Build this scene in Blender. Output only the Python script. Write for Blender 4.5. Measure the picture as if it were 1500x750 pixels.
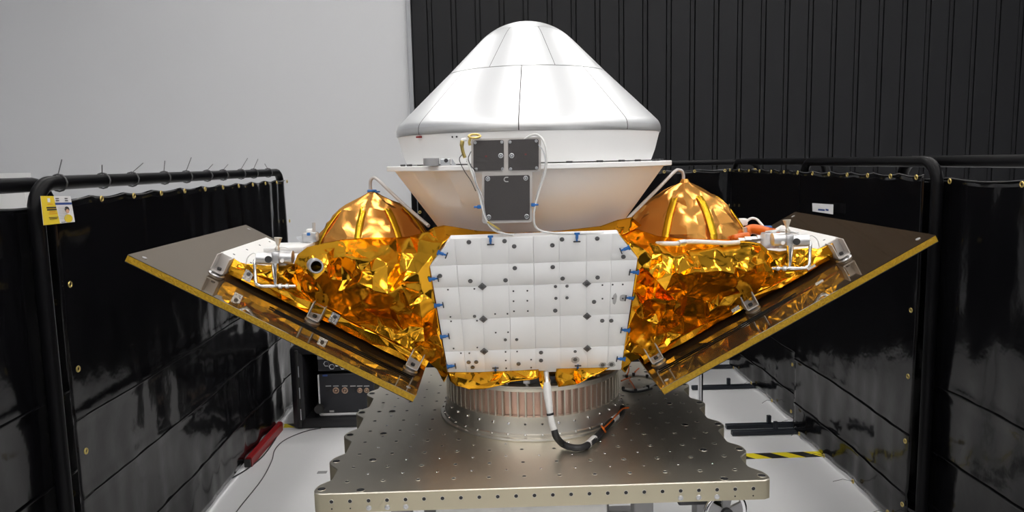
import bpy, bmesh, math, random
from mathutils import Vector, Matrix, noise
from mathutils.geometry import delaunay_2d_cdt

for o in list(bpy.data.objects):
    bpy.data.objects.remove(o)
COL = bpy.context.scene.collection
SC = bpy.context.scene
PI = math.pi
random.seed(7)

# ------------------------------------------------------------------ camera
Z0 = 0.72                      # height of the mounting plate's top above the floor
FPX = 1101.57
PITCH, ROLL, YAW = 0.124817, 0.0218889, 0.0215468
CAM = Vector((-0.117003, -2.625763, 0.898618))       # measured from the plate's top
r0 = Vector((math.cos(YAW), -math.sin(YAW), 0))
yf = Vector((math.sin(YAW), math.cos(YAW), 0))
Fw = yf * math.cos(PITCH) - Vector((0, 0, 1)) * math.sin(PITCH)
d0 = -(Vector((0, 0, 1)) * math.cos(PITCH) + yf * math.sin(PITCH))
Rv = r0 * math.cos(ROLL) + d0 * math.sin(ROLL)
Dv = -r0 * math.sin(ROLL) + d0 * math.cos(ROLL)
cd = bpy.data.cameras.new('camera')
cam = bpy.data.objects.new('camera', cd)
COL.objects.link(cam)
cd.sensor_width = 36.0
cd.lens = FPX / 1500 * 36
cd.clip_start = 0.05
cd.clip_end = 60
U = -Dv
B = -Fw
cam.matrix_world = Matrix(((Rv.x, U.x, B.x, CAM.x), (Rv.y, U.y, B.y, CAM.y),
                           (Rv.z, U.z, B.z, CAM.z + Z0), (0, 0, 0, 1)))
SC.camera = cam

# ------------------------------------------------------------------ world and exposure
w = bpy.data.worlds.new('world')
SC.world = w
w.use_nodes = True
w.node_tree.nodes['Background'].inputs[0].default_value = (0.75, 0.8, 0.9, 1)
w.node_tree.nodes['Background'].inputs[1].default_value = 0.0
vs = SC.view_settings
vs.view_transform = 'Standard'
vs.look = 'None'
vs.exposure = -0.42
vs.gamma = 1.0
vs.use_curve_mapping = False
LAMP = 15.0                    # emission of the ceiling luminaires


# ------------------------------------------------------------------ pixels to points
def ray(x, y):
    return (Rv * (x - 750) + Dv * (y - 375) + Fw * FPX)


def py_(x, y, Y):
    d = ray(x, y)
    return CAM + d * ((Y - CAM.y) / d.y)


def pz_(x, y, Z):
    d = ray(x, y)
    return CAM + d * ((Z - CAM.z) / d.z)


def px_(x, y, X):
    d = ray(x, y)
    return CAM + d * ((X - CAM.x) / d.x)


def pp_(x, y, P, n):
    d = ray(x, y)
    return CAM + d * ((P - CAM).dot(n) / d.dot(n))


# ------------------------------------------------------------------ materials
MATS = {}


def mat(name, col, metal=0.0, rough=0.5, var=0.0, vscale=8.0, bump=0.0, bscale=40.0,
        emit=0.0, coat=0.0, spec=0.5, col2=None, stretch=None, bdist=0.01, trans=0.0):
    m = bpy.data.materials.new(name)
    m.use_nodes = True
    nt = m.node_tree
    b = nt.nodes['Principled BSDF']
    c = (col[0], col[1], col[2], 1)
    b.inputs['Base Color'].default_value = c
    b.inputs['Metallic'].default_value = metal
    b.inputs['Roughness'].default_value = rough
    b.inputs['Specular IOR Level'].default_value = spec
    b.inputs['Coat Weight'].default_value = coat
    b.inputs['Transmission Weight'].default_value = trans
    tc = nt.nodes.new('ShaderNodeTexCoord')
    src = tc.outputs['Object']
    if stretch:
        mp = nt.nodes.new('ShaderNodeMapping')
        mp.inputs['Scale'].default_value = stretch
        nt.links.new(src, mp.inputs['Vector'])
        src = mp.outputs['Vector']
    if var > 0 or col2:
        n = nt.nodes.new('ShaderNodeTexNoise')
        n.inputs['Scale'].default_value = vscale
        n.inputs['Detail'].default_value = 5
        nt.links.new(src, n.inputs['Vector'])
        mx = nt.nodes.new('ShaderNodeMix')
        mx.data_type = 'RGBA'
        c2 = col2 if col2 else tuple(max(0, v * (1 - var)) for v in col)
        mx.inputs[6].default_value = c
        mx.inputs[7].default_value = (c2[0], c2[1], c2[2], 1)
        nt.links.new(n.outputs['Fac'], mx.inputs[0])
        nt.links.new(mx.outputs[2], b.inputs['Base Color'])
    if bump > 0:
        n2 = nt.nodes.new('ShaderNodeTexNoise')
        n2.inputs['Scale'].default_value = bscale
        n2.inputs['Detail'].default_value = 4
        nt.links.new(src, n2.inputs['Vector'])
        bp = nt.nodes.new('ShaderNodeBump')
        bp.inputs['Strength'].default_value = bump
        bp.inputs['Distance'].default_value = bdist
        nt.links.new(n2.outputs['Fac'], bp.inputs['Height'])
        nt.links.new(bp.outputs['Normal'], b.inputs['Normal'])
    if emit > 0:
        b.inputs['Emission Color'].default_value = c
        b.inputs['Emission Strength'].default_value = emit
    MATS[name] = m
    return m


M_floor = mat('white_epoxy_floor', (0.78, 0.785, 0.80), 0, 0.28, var=0.05, vscale=1.2, bump=0.02, bscale=6)
M_wall = mat('white_painted_wall', (0.60, 0.61, 0.63), 0, 0.7, var=0.04, vscale=0.8, bump=0.03, bscale=60)
M_blackwall = mat('black_painted_metal', (0.0095, 0.010, 0.012), 0, 0.55, var=0.15, vscale=2, bump=0.02, bscale=80, spec=0.25)
M_trim = mat('grey_metal_trim', (0.32, 0.33, 0.35), 0.2, 0.45, var=0.1)
M_ceil = mat('white_ceiling', (0.75, 0.75, 0.76), 0, 0.8, var=0.04, vscale=1)
M_lamp = mat('lamp_diffuser', (1.0, 0.97, 0.93), 0, 0.5, emit=LAMP, var=0.0)
M_white = mat('white_paint', (0.82, 0.82, 0.81), 0, 0.45, var=0.03, vscale=6)
M_adapter = mat('white_satin_cone', (0.92, 0.92, 0.92), 0, 0.6, var=0.03, vscale=3, spec=0.3)
M_shield = mat('silver_white_shield', (0.75, 0.765, 0.785), 0.9, 0.43, var=0.03, vscale=4)
M_shoulder = mat('darkened_shield_rim', (0.74, 0.745, 0.75), 0.9, 0.38, var=0.12, vscale=14)  # slightly darker copy of the shield metal, colouring in the shoulder's reflection
M_dark = mat('dark_gap', (0.02, 0.02, 0.022), 0, 0.6, var=0.1)
M_radiator = mat('white_radiator_film', (0.90, 0.905, 0.91), 0, 0.38, var=0.02, vscale=12, bump=0.05, bscale=14)
M_chip = mat('charcoal_cover', (0.055, 0.05, 0.05), 0.1, 0.5, var=0.12, vscale=30, bump=0.04, bscale=300)
M_beige = mat('pale_grey_bracket', (0.58, 0.55, 0.53), 0.2, 0.45, var=0.06)
M_steel = mat('brushed_steel', (0.70, 0.70, 0.71), 1, 0.38, var=0.15, vscale=25)
M_steel2 = mat('bright_steel', (0.78, 0.78, 0.8), 1, 0.18, var=0.1, vscale=20)
M_iron = mat('dark_steel', (0.09, 0.09, 0.095), 0.9, 0.4, var=0.2, vscale=60)
M_screw = mat('grey_screw_steel', (0.17, 0.17, 0.175), 0.8, 0.4, var=0.2, vscale=60)
M_blue = mat('blue_plastic', (0.015, 0.14, 0.45), 0, 0.4, var=0.15, vscale=90)
M_black = mat('matte_black_tube', (0.004, 0.004, 0.005), 0, 0.35, var=0.2, vscale=20, spec=0.12)
M_navy = mat('black_steel_foot', (0.012, 0.016, 0.026), 0.2, 0.4, var=0.2, vscale=20)
M_brass = mat('brass_grommet', (0.75, 0.58, 0.2), 1, 0.3, var=0.2, vscale=90)
M_tie = mat('grey_nylon_tie', (0.08, 0.08, 0.085), 0, 0.45, var=0.2, vscale=50)
M_vinyl = mat('black_vinyl_curtain', (0.0045, 0.0045, 0.0055), 0, 0.12, var=0.2, vscale=3, bump=0.2, bscale=5, bdist=0.015, spec=0.28)


def film(name, col, col2, diff, rough, vscale=9.0, bump=0.18, bscale=16.0, bdist=0.006):
    """metallised polymer film: evenly tinted gloss over a little diffuse"""
    m = mat(name, diff, 0, 0.6, spec=0.0, bump=bump, bscale=bscale, bdist=bdist, var=0.1, vscale=vscale)
    nt = m.node_tree
    g = nt.nodes.new('ShaderNodeBsdfGlossy')
    g.inputs['Roughness'].default_value = rough
    tc = nt.nodes.new('ShaderNodeTexCoord')
    n = nt.nodes.new('ShaderNodeTexNoise'); n.inputs['Scale'].default_value = vscale
    nt.links.new(tc.outputs['Object'], n.inputs['Vector'])
    mx = nt.nodes.new('ShaderNodeMix'); mx.data_type = 'RGBA'
    mx.inputs[6].default_value = (*col, 1); mx.inputs[7].default_value = (*col2, 1)
    nt.links.new(n.outputs['Fac'], mx.inputs[0])
    nt.links.new(mx.outputs[2], g.inputs['Color'])
    for l in nt.links:
        if l.to_socket.name == 'Normal' and l.to_node.type == 'BSDF_PRINCIPLED':
            nt.links.new(l.from_socket, g.inputs['Normal'])
            break
    a = nt.nodes.new('ShaderNodeAddShader')
    nt.links.new(nt.nodes['Principled BSDF'].outputs[0], a.inputs[0]); nt.links.new(g.outputs[0], a.inputs[1])
    nt.links.new(a.outputs[0], nt.nodes['Material Output'].inputs['Surface'])
    return m


M_gold = film('gold_foil', (0.84, 0.435, 0.032), (0.78, 0.37, 0.023), (0.03, 0.015, 0.001), 0.13, bump=0.12)
M_amber = film('amber_film', (0.70, 0.35, 0.09), (0.62, 0.28, 0.06), (0.12, 0.055, 0.014), 0.20, vscale=5, bump=0.15, bscale=12)
M_tape = film('yellow_polyimide_tape', (0.72, 0.43, 0.03), (0.68, 0.38, 0.02), (0.08, 0.045, 0.002), 0.27, vscale=40, bump=0.3, bscale=70, bdist=0.004)
M_orange = mat('orange_sleeve', (0.78, 0.16, 0.01), 0.2, 0.3, var=0.25, vscale=30, bump=0.2, bscale=60)
M_panel = mat('dark_mirror_panel', (0.030, 0.020, 0.012), 0, 0.5, var=0.2, vscale=3, spec=0.0)
_nt = M_panel.node_tree
_g = _nt.nodes.new('ShaderNodeBsdfGlossy'); _g.inputs['Color'].default_value = (0.33, 0.305, 0.265, 1); _g.inputs['Roughness'].default_value = 0.05
_a = _nt.nodes.new('ShaderNodeAddShader')
_nt.links.new(_nt.nodes['Principled BSDF'].outputs[0], _a.inputs[0]); _nt.links.new(_g.outputs[0], _a.inputs[1])
_nt.links.new(_a.outputs[0], _nt.nodes['Material Output'].inputs['Surface'])
M_core = mat('yellow_honeycomb_edge', (0.62, 0.38, 0.008), 0.1, 0.4, col2=(0.20, 0.10, 0.004), vscale=150, bump=0.8, bscale=160, bdist=0.004)
M_plate = mat('chromate_aluminium', (0.68, 0.64, 0.55), 1, 0.42, col2=(0.60, 0.57, 0.50), vscale=2.5, bump=0.03, bscale=90)
M_plateside = mat('chromate_aluminium_side', (0.62, 0.55, 0.40), 0.9, 0.48, col2=(0.60, 0.56, 0.42), vscale=4, bump=0.03, bscale=90)
M_ring = mat('machined_ring', (0.70, 0.67, 0.61), 1, 0.42, var=0.1, vscale=10)
M_copper = mat('copper_pocket', (0.66, 0.40, 0.30), 1, 0.34, col2=(0.60, 0.47, 0.44), vscale=7)
M_whitewire = mat('white_cable_jacket', (0.78, 0.78, 0.77), 0, 0.4, var=0.12, vscale=60, bump=0.2, bscale=120, bdist=0.003)
M_blackwire = mat('black_braided_sleeve', (0.02, 0.02, 0.022), 0, 0.5, var=0.3, vscale=200, bump=0.3, bscale=300, bdist=0.002)
M_case = mat('black_moulded_case', (0.014, 0.014, 0.017), 0, 0.4, var=0.2, vscale=10, bump=0.05, bscale=120)
M_rack = mat('dark_rack_panel', (0.025, 0.026, 0.032), 0.2, 0.4, var=0.2, vscale=30)
M_alu = mat('anodised_aluminium', (0.72, 0.74, 0.77), 1, 0.3, var=0.1, vscale=20)
M_red = mat('red_paint', (0.27, 0.012, 0.015), 0, 0.35, var=0.15, vscale=12)
M_grey = mat('mid_grey_paint', (0.35, 0.35, 0.36), 0.2, 0.45, var=0.1)
M_foilsilver = mat('crinkled_silver_tape', (0.8, 0.8, 0.82), 1, 0.22, var=0.1, vscale=30, bump=0.5, bscale=120, bdist=0.004)
M_yellow = mat('yellow_print', (0.80, 0.60, 0.04), 0, 0.5, var=0.05)
M_paper = mat('white_paper', (0.78, 0.78, 0.80), 0, 0.6, var=0.03)
M_ink = mat('blue_ink', (0.03, 0.07, 0.25), 0, 0.6, var=0.05)
M_inkblack = mat('black_ink', (0.03, 0.03, 0.03), 0, 0.6, var=0.05)
M_inkred = mat('orange_ink', (0.75, 0.25, 0.03), 0, 0.6, var=0.05)
M_skin = mat('printed_skin_tone', (0.65, 0.38, 0.25), 0, 0.6, var=0.05)
M_glow = mat('clear_plastic', (0.85, 0.87, 0.9), 0, 0.12, trans=0.6, var=0.03)
M_stain = mat('grey_adhesive_smear', (0.5, 0.5, 0.5), 0, 0.5, var=0.2, vscale=120)
M_rubber = mat('black_rubber', (0.02, 0.02, 0.02), 0, 0.6, var=0.2, vscale=40)
M_connect = mat('coppery_connector', (0.7, 0.5, 0.38), 1, 0.3, var=0.2, vscale=60)


def stripes(name, ca, cb, scale):
    m = mat(name, ca, 0, 0.45)
    nt = m.node_tree
    b = nt.nodes['Principled BSDF']
    tc = nt.nodes.new('ShaderNodeTexCoord')
    sep = nt.nodes.new('ShaderNodeSeparateXYZ')
    nt.links.new(tc.outputs['Object'], sep.inputs[0])
    a = nt.nodes.new('ShaderNodeMath'); a.operation = 'ADD'
    nt.links.new(sep.outputs[0], a.inputs[0]); nt.links.new(sep.outputs[1], a.inputs[1])
    k = nt.nodes.new('ShaderNodeMath'); k.operation = 'MULTIPLY'; k.inputs[1].default_value = scale
    nt.links.new(a.outputs[0], k.inputs[0])
    f = nt.nodes.new('ShaderNodeMath'); f.operation = 'FRACT'
    nt.links.new(k.outputs[0], f.inputs[0])
    g = nt.nodes.new('ShaderNodeMath'); g.operation = 'GREATER_THAN'; g.inputs[1].default_value = 0.5
    nt.links.new(f.outputs[0], g.inputs[0])
    mx = nt.nodes.new('ShaderNodeMix'); mx.data_type = 'RGBA'
    mx.inputs[6].default_value = (*ca, 1); mx.inputs[7].default_value = (*cb, 1)
    nt.links.new(g.outputs[0], mx.inputs[0])
    nt.links.new(mx.outputs[2], b.inputs['Base Color'])
    return m


M_hazard = stripes('hazard_tape', (0.85, 0.70, 0.02), (0.02, 0.02, 0.02), 5.5)


# ------------------------------------------------------------------ building blocks
class MB:
    """collects geometry in plate coordinates (z = 0 is the plate's top)"""
    def __init__(s):
        s.v = []
        s.f = []
        s.m = []

    def add(s, verts, faces, mi=0):
        n = len(s.v)
        s.v += [Vector(p) for p in verts]
        s.f += [[i + n for i in f] for f in faces]
        s.m += [mi] * len(faces)
        return s

    def box(s, c, d, rot=None, mi=0):
        c = Vector(c)
        vs_ = []
        for z in (-1, 1):
            for x, y in ((-1, -1), (1, -1), (1, 1), (-1, 1)):
                p = Vector((x * d[0] / 2, y * d[1] / 2, z * d[2] / 2))
                if rot:
                    p = rot @ p
                vs_.append(c + p)
        return s.add(vs_, [(3, 2, 1, 0), (4, 5, 6, 7), (0, 1, 5, 4), (1, 2, 6, 5), (2, 3, 7, 6), (3, 0, 4, 7)], mi)

    def bbox(s, c, d, bev, rot=None, mi=0):
        """box with bevelled edges"""
        bm = bmesh.new()
        bmesh.ops.create_cube(bm, size=1)
        for v in bm.verts:
            v.co = Vector((v.co.x * d[0], v.co.y * d[1], v.co.z * d[2]))
        bmesh.ops.bevel(bm, geom=bm.edges[:], offset=bev, segments=2, affect='EDGES', profile=0.5)
        bm.verts.index_update()
        c = Vector(c)
        vs_ = [c + ((rot @ v.co) if rot else v.co) for v in bm.verts]
        fs = [[v.index for v in f.verts] for f in bm.faces]
        bm.free()
        return s.add(vs_, fs, mi)

    def prism(s, poly, off, mi=0):
        """poly: 3D points, off: extrusion vector"""
        off = Vector(off)
        p = [Vector(q) for q in poly]
        n = len(p)
        return s.add(p + [q + off for q in p],
                     [list(range(n))[::-1], list(range(n, 2 * n))] +
                     [(i, (i + 1) % n, (i + 1) % n + n, i + n) for i in range(n)], mi)

    def tube(s, pts, r, seg=10, mi=0, caps=True):
        pts = [Vector(p) for p in pts]
        n = len(pts)
        rad = r if isinstance(r, (list, tuple)) else [r] * n
        rings = []
        up = None
        for i in range(n):
            t = (pts[min(i + 1, n - 1)] - pts[max(i - 1, 0)]).normalized()
            if up is None:
                a = Vector((0, 0, 1)) if abs(t.z) < 0.9 else Vector((1, 0, 0))
                up = (a - t * a.dot(t)).normalized()
            else:
                up = (up - t * up.dot(t)).normalized()
            sd = t.cross(up)
            rings.append([pts[i] + (up * math.cos(k * 2 * PI / seg) + sd * math.sin(k * 2 * PI / seg)) * rad[i] for k in range(seg)])
        vs_ = [p for rg in rings for p in rg]
        fs = []
        for i in range(n - 1):
            for k in range(seg):
                fs.append((i * seg + k, i * seg + (k + 1) % seg, (i + 1) * seg + (k + 1) % seg, (i + 1) * seg + k))
        if caps:
            fs.append(list(range(seg))[::-1])
            fs.append([(n - 1) * seg + k for k in range(seg)])
        return s.add(vs_, fs, mi)

    def cyl(s, a, b, r, seg=16, mi=0, r2=None):
        return s.tube([a, b], [r, r if r2 is None else r2], seg, mi)

    def torus(s, c, R, r, axis=(0, 0, 1), seg=20, rs=8, mi=0, sx=1.0):
        c = Vector(c)
        q = Vector((0, 0, 1)).rotation_difference(Vector(axis).normalized())
        vs_ = []
        for i in range(seg):
            a = i * 2 * PI / seg
            for k in range(rs):
                b = k * 2 * PI / rs
                p = Vector(((R + r * math.cos(b)) * math.cos(a) * sx, (R + r * math.cos(b)) * math.sin(a), r * math.sin(b)))
                vs_.append(c + q @ p)
        fs = [(i * rs + k, ((i + 1) % seg) * rs + k, ((i + 1) % seg) * rs + (k + 1) % rs, i * rs + (k + 1) % rs)
              for i in range(seg) for k in range(rs)]
        return s.add(vs_, fs, mi)

    def lathe(s, prof, c, seg=64, a0=0.0, a1=2 * PI, mi=0, rfun=None):
        c = Vector(c)
        full = abs(a1 - a0 - 2 * PI) < 1e-6
        na = seg if full else seg + 1
        vs_ = []
        for i in range(na):
            a = a0 + (a1 - a0) * i / seg
            for (r, z) in prof:
                rr = rfun(a, r, z) if rfun else r
                vs_.append(c + Vector((rr * math.sin(a), -rr * math.cos(a), z)))
        n = len(prof)
        fs = []
        for i in range(seg):
            j = (i + 1) % na
            for k in range(n - 1):
                fs.append((i * n + k, j * n + k, j * n + k + 1, i * n + k + 1))
        return s.add(vs_, fs, mi)

    def build(s, name, mats, parent=None, smooth=False, angle=None, base=None):
        mats = mats if isinstance(mats, (list, tuple)) else [mats]
        org = wloc(parent) if parent else (Vector(base) if base else Vector((0, 0, 0)))
        me = bpy.data.meshes.new(name)
        me.from_pydata([tuple(p + Vector((0, 0, Z0)) - org) for p in s.v], [], s.f)
        for m in mats:
            me.materials.append(m)
        me.polygons.foreach_set('material_index', s.m)
        bm = bmesh.new()
        bm.from_mesh(me)
        bmesh.ops.recalc_face_normals(bm, faces=bm.faces[:])
        bm.to_mesh(me)
        bm.free()
        if smooth:
            me.polygons.foreach_set('use_smooth', [True] * len(me.polygons))
            if angle:
                me.set_sharp_from_angle(angle=math.radians(angle))
        me.update()
        o = bpy.data.objects.new(name, me)
        COL.objects.link(o)
        if parent:
            o.parent = parent
            WL[o] = org
        else:
            o.location = org
            WL[o] = org
        return o


WL = {}


def wloc(o):
    return WL[o].copy()


def tag(o, label, cat, group=None):
    o['label'] = label
    o['category'] = cat
    if group:
        o['group'] = group
    return o


def thing(name, base, label, cat, group=None):
    """an Empty at the thing's base; base in plate coordinates"""
    o = bpy.data.objects.new(name, None)
    o.empty_display_size = 0.05
    COL.objects.link(o)
    b = Vector(base) + Vector((0, 0, Z0))
    o.location = b
    WL[o] = b
    return tag(o, label, cat, group)


def mesh_of(mb, name, mats, smooth=False, angle=None):
    """a shared mesh in local coordinates"""
    mats = mats if isinstance(mats, (list, tuple)) else [mats]
    me = bpy.data.meshes.new(name)
    me.from_pydata([tuple(p) for p in mb.v], [], mb.f)
    for m in mats:
        me.materials.append(m)
    me.polygons.foreach_set('material_index', mb.m)
    bm = bmesh.new(); bm.from_mesh(me)
    bmesh.ops.recalc_face_normals(bm, faces=bm.faces[:])
    bm.to_mesh(me); bm.free()
    if smooth:
        me.polygons.foreach_set('use_smooth', [True] * len(me.polygons))
        if angle:
            me.set_sharp_from_angle(angle=math.radians(angle))
    return me


def inst(name, me, p, parent=None, rot=None, scale=None):
    """an object on shared mesh data at plate position p, turned by a 3x3 rot"""
    o = bpy.data.objects.new(name, me)
    COL.objects.link(o)
    w_ = Vector(p) + Vector((0, 0, Z0))
    if parent:
        o.parent = parent
        o.location = w_ - wloc(parent)
    else:
        o.location = w_
    WL[o] = w_
    if rot is not None:
        o.rotation_euler = rot.to_euler()
    if scale:
        o.scale = scale
    return o


def struct(o):
    o['kind'] = 'structure'
    return o


def zalign(n, x=None):
    """rotation taking local z to n (and local x near x)"""
    n = Vector(n).normalized()
    x = Vector(x) if x is not None else Vector((1, 0, 0))
    x = (x - n * x.dot(n)).normalized()
    y = n.cross(x)
    return Matrix((x, y, n)).transposed()


def smooth_path(pts, n=8):
    """Catmull-Rom through the points"""
    p = [Vector(q) for q in pts]
    p = [p[0] * 2 - p[1]] + p + [p[-1] * 2 - p[-2]]
    out = []
    for i in range(1, len(p) - 2):
        for k in range(n):
            t = k / n
            a, b, c, d = p[i - 1], p[i], p[i + 1], p[i + 2]
            out.append(0.5 * ((2 * b) + (c - a) * t + (2 * a - 5 * b + 4 * c - d) * t * t + (3 * b - a - 3 * c + d) * t ** 3))
    out.append(p[-2])
    return out


FLOOR = -Z0

# ================================================================== SETTING
XW, YB, YFR, ZC = 7.0, 6.5, -15.0, 5.6 - Z0
EDGE = -1.083      # where the white back wall meets the black one
m = MB(); m.box((0, (YB + YFR) / 2, FLOOR - 0.05), (2 * XW + .4, YB - YFR + .4, 0.1))
struct(m.build('floor', M_floor))
m = MB(); m.box((0, (YB + YFR) / 2, ZC + 0.05), (2 * XW + .4, YB - YFR + .4, 0.1))
struct(m.build('ceiling', M_ceil))
H = ZC - FLOOR
m = MB(); m.box((-XW - .05, (YB + YFR) / 2, FLOOR + H / 2), (.1, YB - YFR, H)); struct(m.build('wall_left', M_wall))
m = MB(); m.box((XW + .05, (YB + YFR) / 2, FLOOR + H / 2), (.1, YB - YFR, H)); struct(m.build('wall_right', M_wall))
m = MB(); m.box((0, YFR - .05, FLOOR + H / 2), (2 * XW, .1, H)); struct(m.build('wall_front', M_wall))
m = MB(); m.box(((-XW + EDGE) / 2, YB + .05, FLOOR + H / 2), (EDGE + XW, .1, H)); struct(m.build('wall_back', M_wall))
m = MB(); m.box(((XW + EDGE) / 2, YB + .09, FLOOR + H / 2), (XW - EDGE, .1, H))
bw = struct(m.build('wall_back_black', M_blackwall))
pitch = 0.2825
x0 = py_(632.4, 0, YB).x
me = None
k = -1
while True:
    xa = x0 + k * pitch
    if xa > XW:
        break
    wd = pitch - 0.066
    mm = MB()
    xs = max(xa, EDGE + 0.05)
    if k == -1:
        wd -= (xs - xa)
    mm.bbox((xs + wd / 2, YB + 0.02, FLOOR + H / 2), (wd, 0.045, H), 0.004)
    mm.build('wall_panel', M_blackwall, bw)
    # raised seam strip between two panels
    mm = MB()
    mm.bbox((xs + wd + 0.033, YB + 0.026, FLOOR + H / 2), (0.046, 0.045, H), 0.004)
    mm.build('seam_strip', M_blackwall, bw)
    k += 1
m = MB(); m.bbox((EDGE + 0.015, YB - 0.005, FLOOR + H / 2), (0.05, 0.10, H), 0.004)
struct(m.build('trim_1', M_trim))

# ceiling luminaires; the farthest rows behind the camera are added as front fill
ly = [-13.2, -11.0, -8.8, -6.6, -4.4, -2.2, 0.0, 2.2, 4.4]
lx = [-2.6, 0.0, 2.6, 5.2]
fr = MB(); fr.box((0, 0, 0.03), (0.66, 1.28, 0.06))
frm = mesh_of(fr, 'lamp_frame', M_white)
df = MB(); df.bbox((0, 0, -0.012), (0.58, 1.2, 0.02), 0.006)
dfm = mesh_of(df, 'lamp_diffuser', M_lamp)
for iy, y in enumerate(ly):
    for ix, x in enumerate(lx if y > -5 else [-5.2] + lx):  # extra left column in the farthest rows, also added fill
        t = thing('ceiling_light', (x, y, ZC - 0.06), 'flat white ceiling light panel in overhead rows, the farthest behind the camera added as fill', 'light', 'ceiling light panels')
        inst('lamp_frame', frm, (x, y, ZC - 0.06), t)
        inst('diffuser', dfm, (x, y, ZC - 0.06), t)

# white cabinet with recessed door on the left wall edge
a = py_(-40, 257, YB); b = py_(45, 253, YB)
t = thing('wall_cabinet', (b.x - .4, YB - .04, FLOOR + .1), 'white flush wall cabinet partly hidden behind the left black curtain', 'cabinet')
m = MB(); m.bbox((b.x - 0.55, YB - 0.02, (b.z + FLOOR + .1) / 2), (1.1, 0.05, b.z - FLOOR - .1), 0.006); m.build('cabinet_frame', M_white, t)
m = MB(); m.bbox((b.x - 0.55, YB - 0.05, (b.z + FLOOR + .1) / 2 - .04), (0.98, 0.02, b.z - FLOOR - .24), 0.004); m.build('cabinet_door', M_white, t)
m = MB(); m.box((b.x - 0.55, YB - 0.047, b.z - 0.068), (0.98, 0.006, 0.018)); m.build('door_gap', M_dark, t)


# ================================================================== BLACK CURTAIN SCREENS
grm = MB(); grm.torus((0, 0, 0), 0.0085, 0.003, seg=14, rs=6)
GROM = mesh_of(grm, 'grommet', M_brass, True)


def rounded_rect_path(a, b, ztop, zbot, rad=0.09, n=6):
    """post up, round corner, rail, round corner, post down; a, b on the ground plan"""
    a = Vector((a[0], a[1], 0)); b = Vector((b[0], b[1], 0))
    e = (b - a).normalized()
    up = Vector((0, 0, 1))
    pts = [a + up * zbot, a + up * (ztop - rad)]
    for i in range(1, n + 1):
        t = i / n * PI / 2
        pts.append(a + e * rad * (1 - math.cos(t)) + up * (ztop - rad + rad * math.sin(t)))
    for i in range(n + 1):
        t = i / n * PI / 2
        pts.append(b - e * rad * (1 - math.sin(t)) + up * (ztop - rad + rad * math.cos(t)))
    pts.append(b + up * zbot)
    return pts


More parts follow.
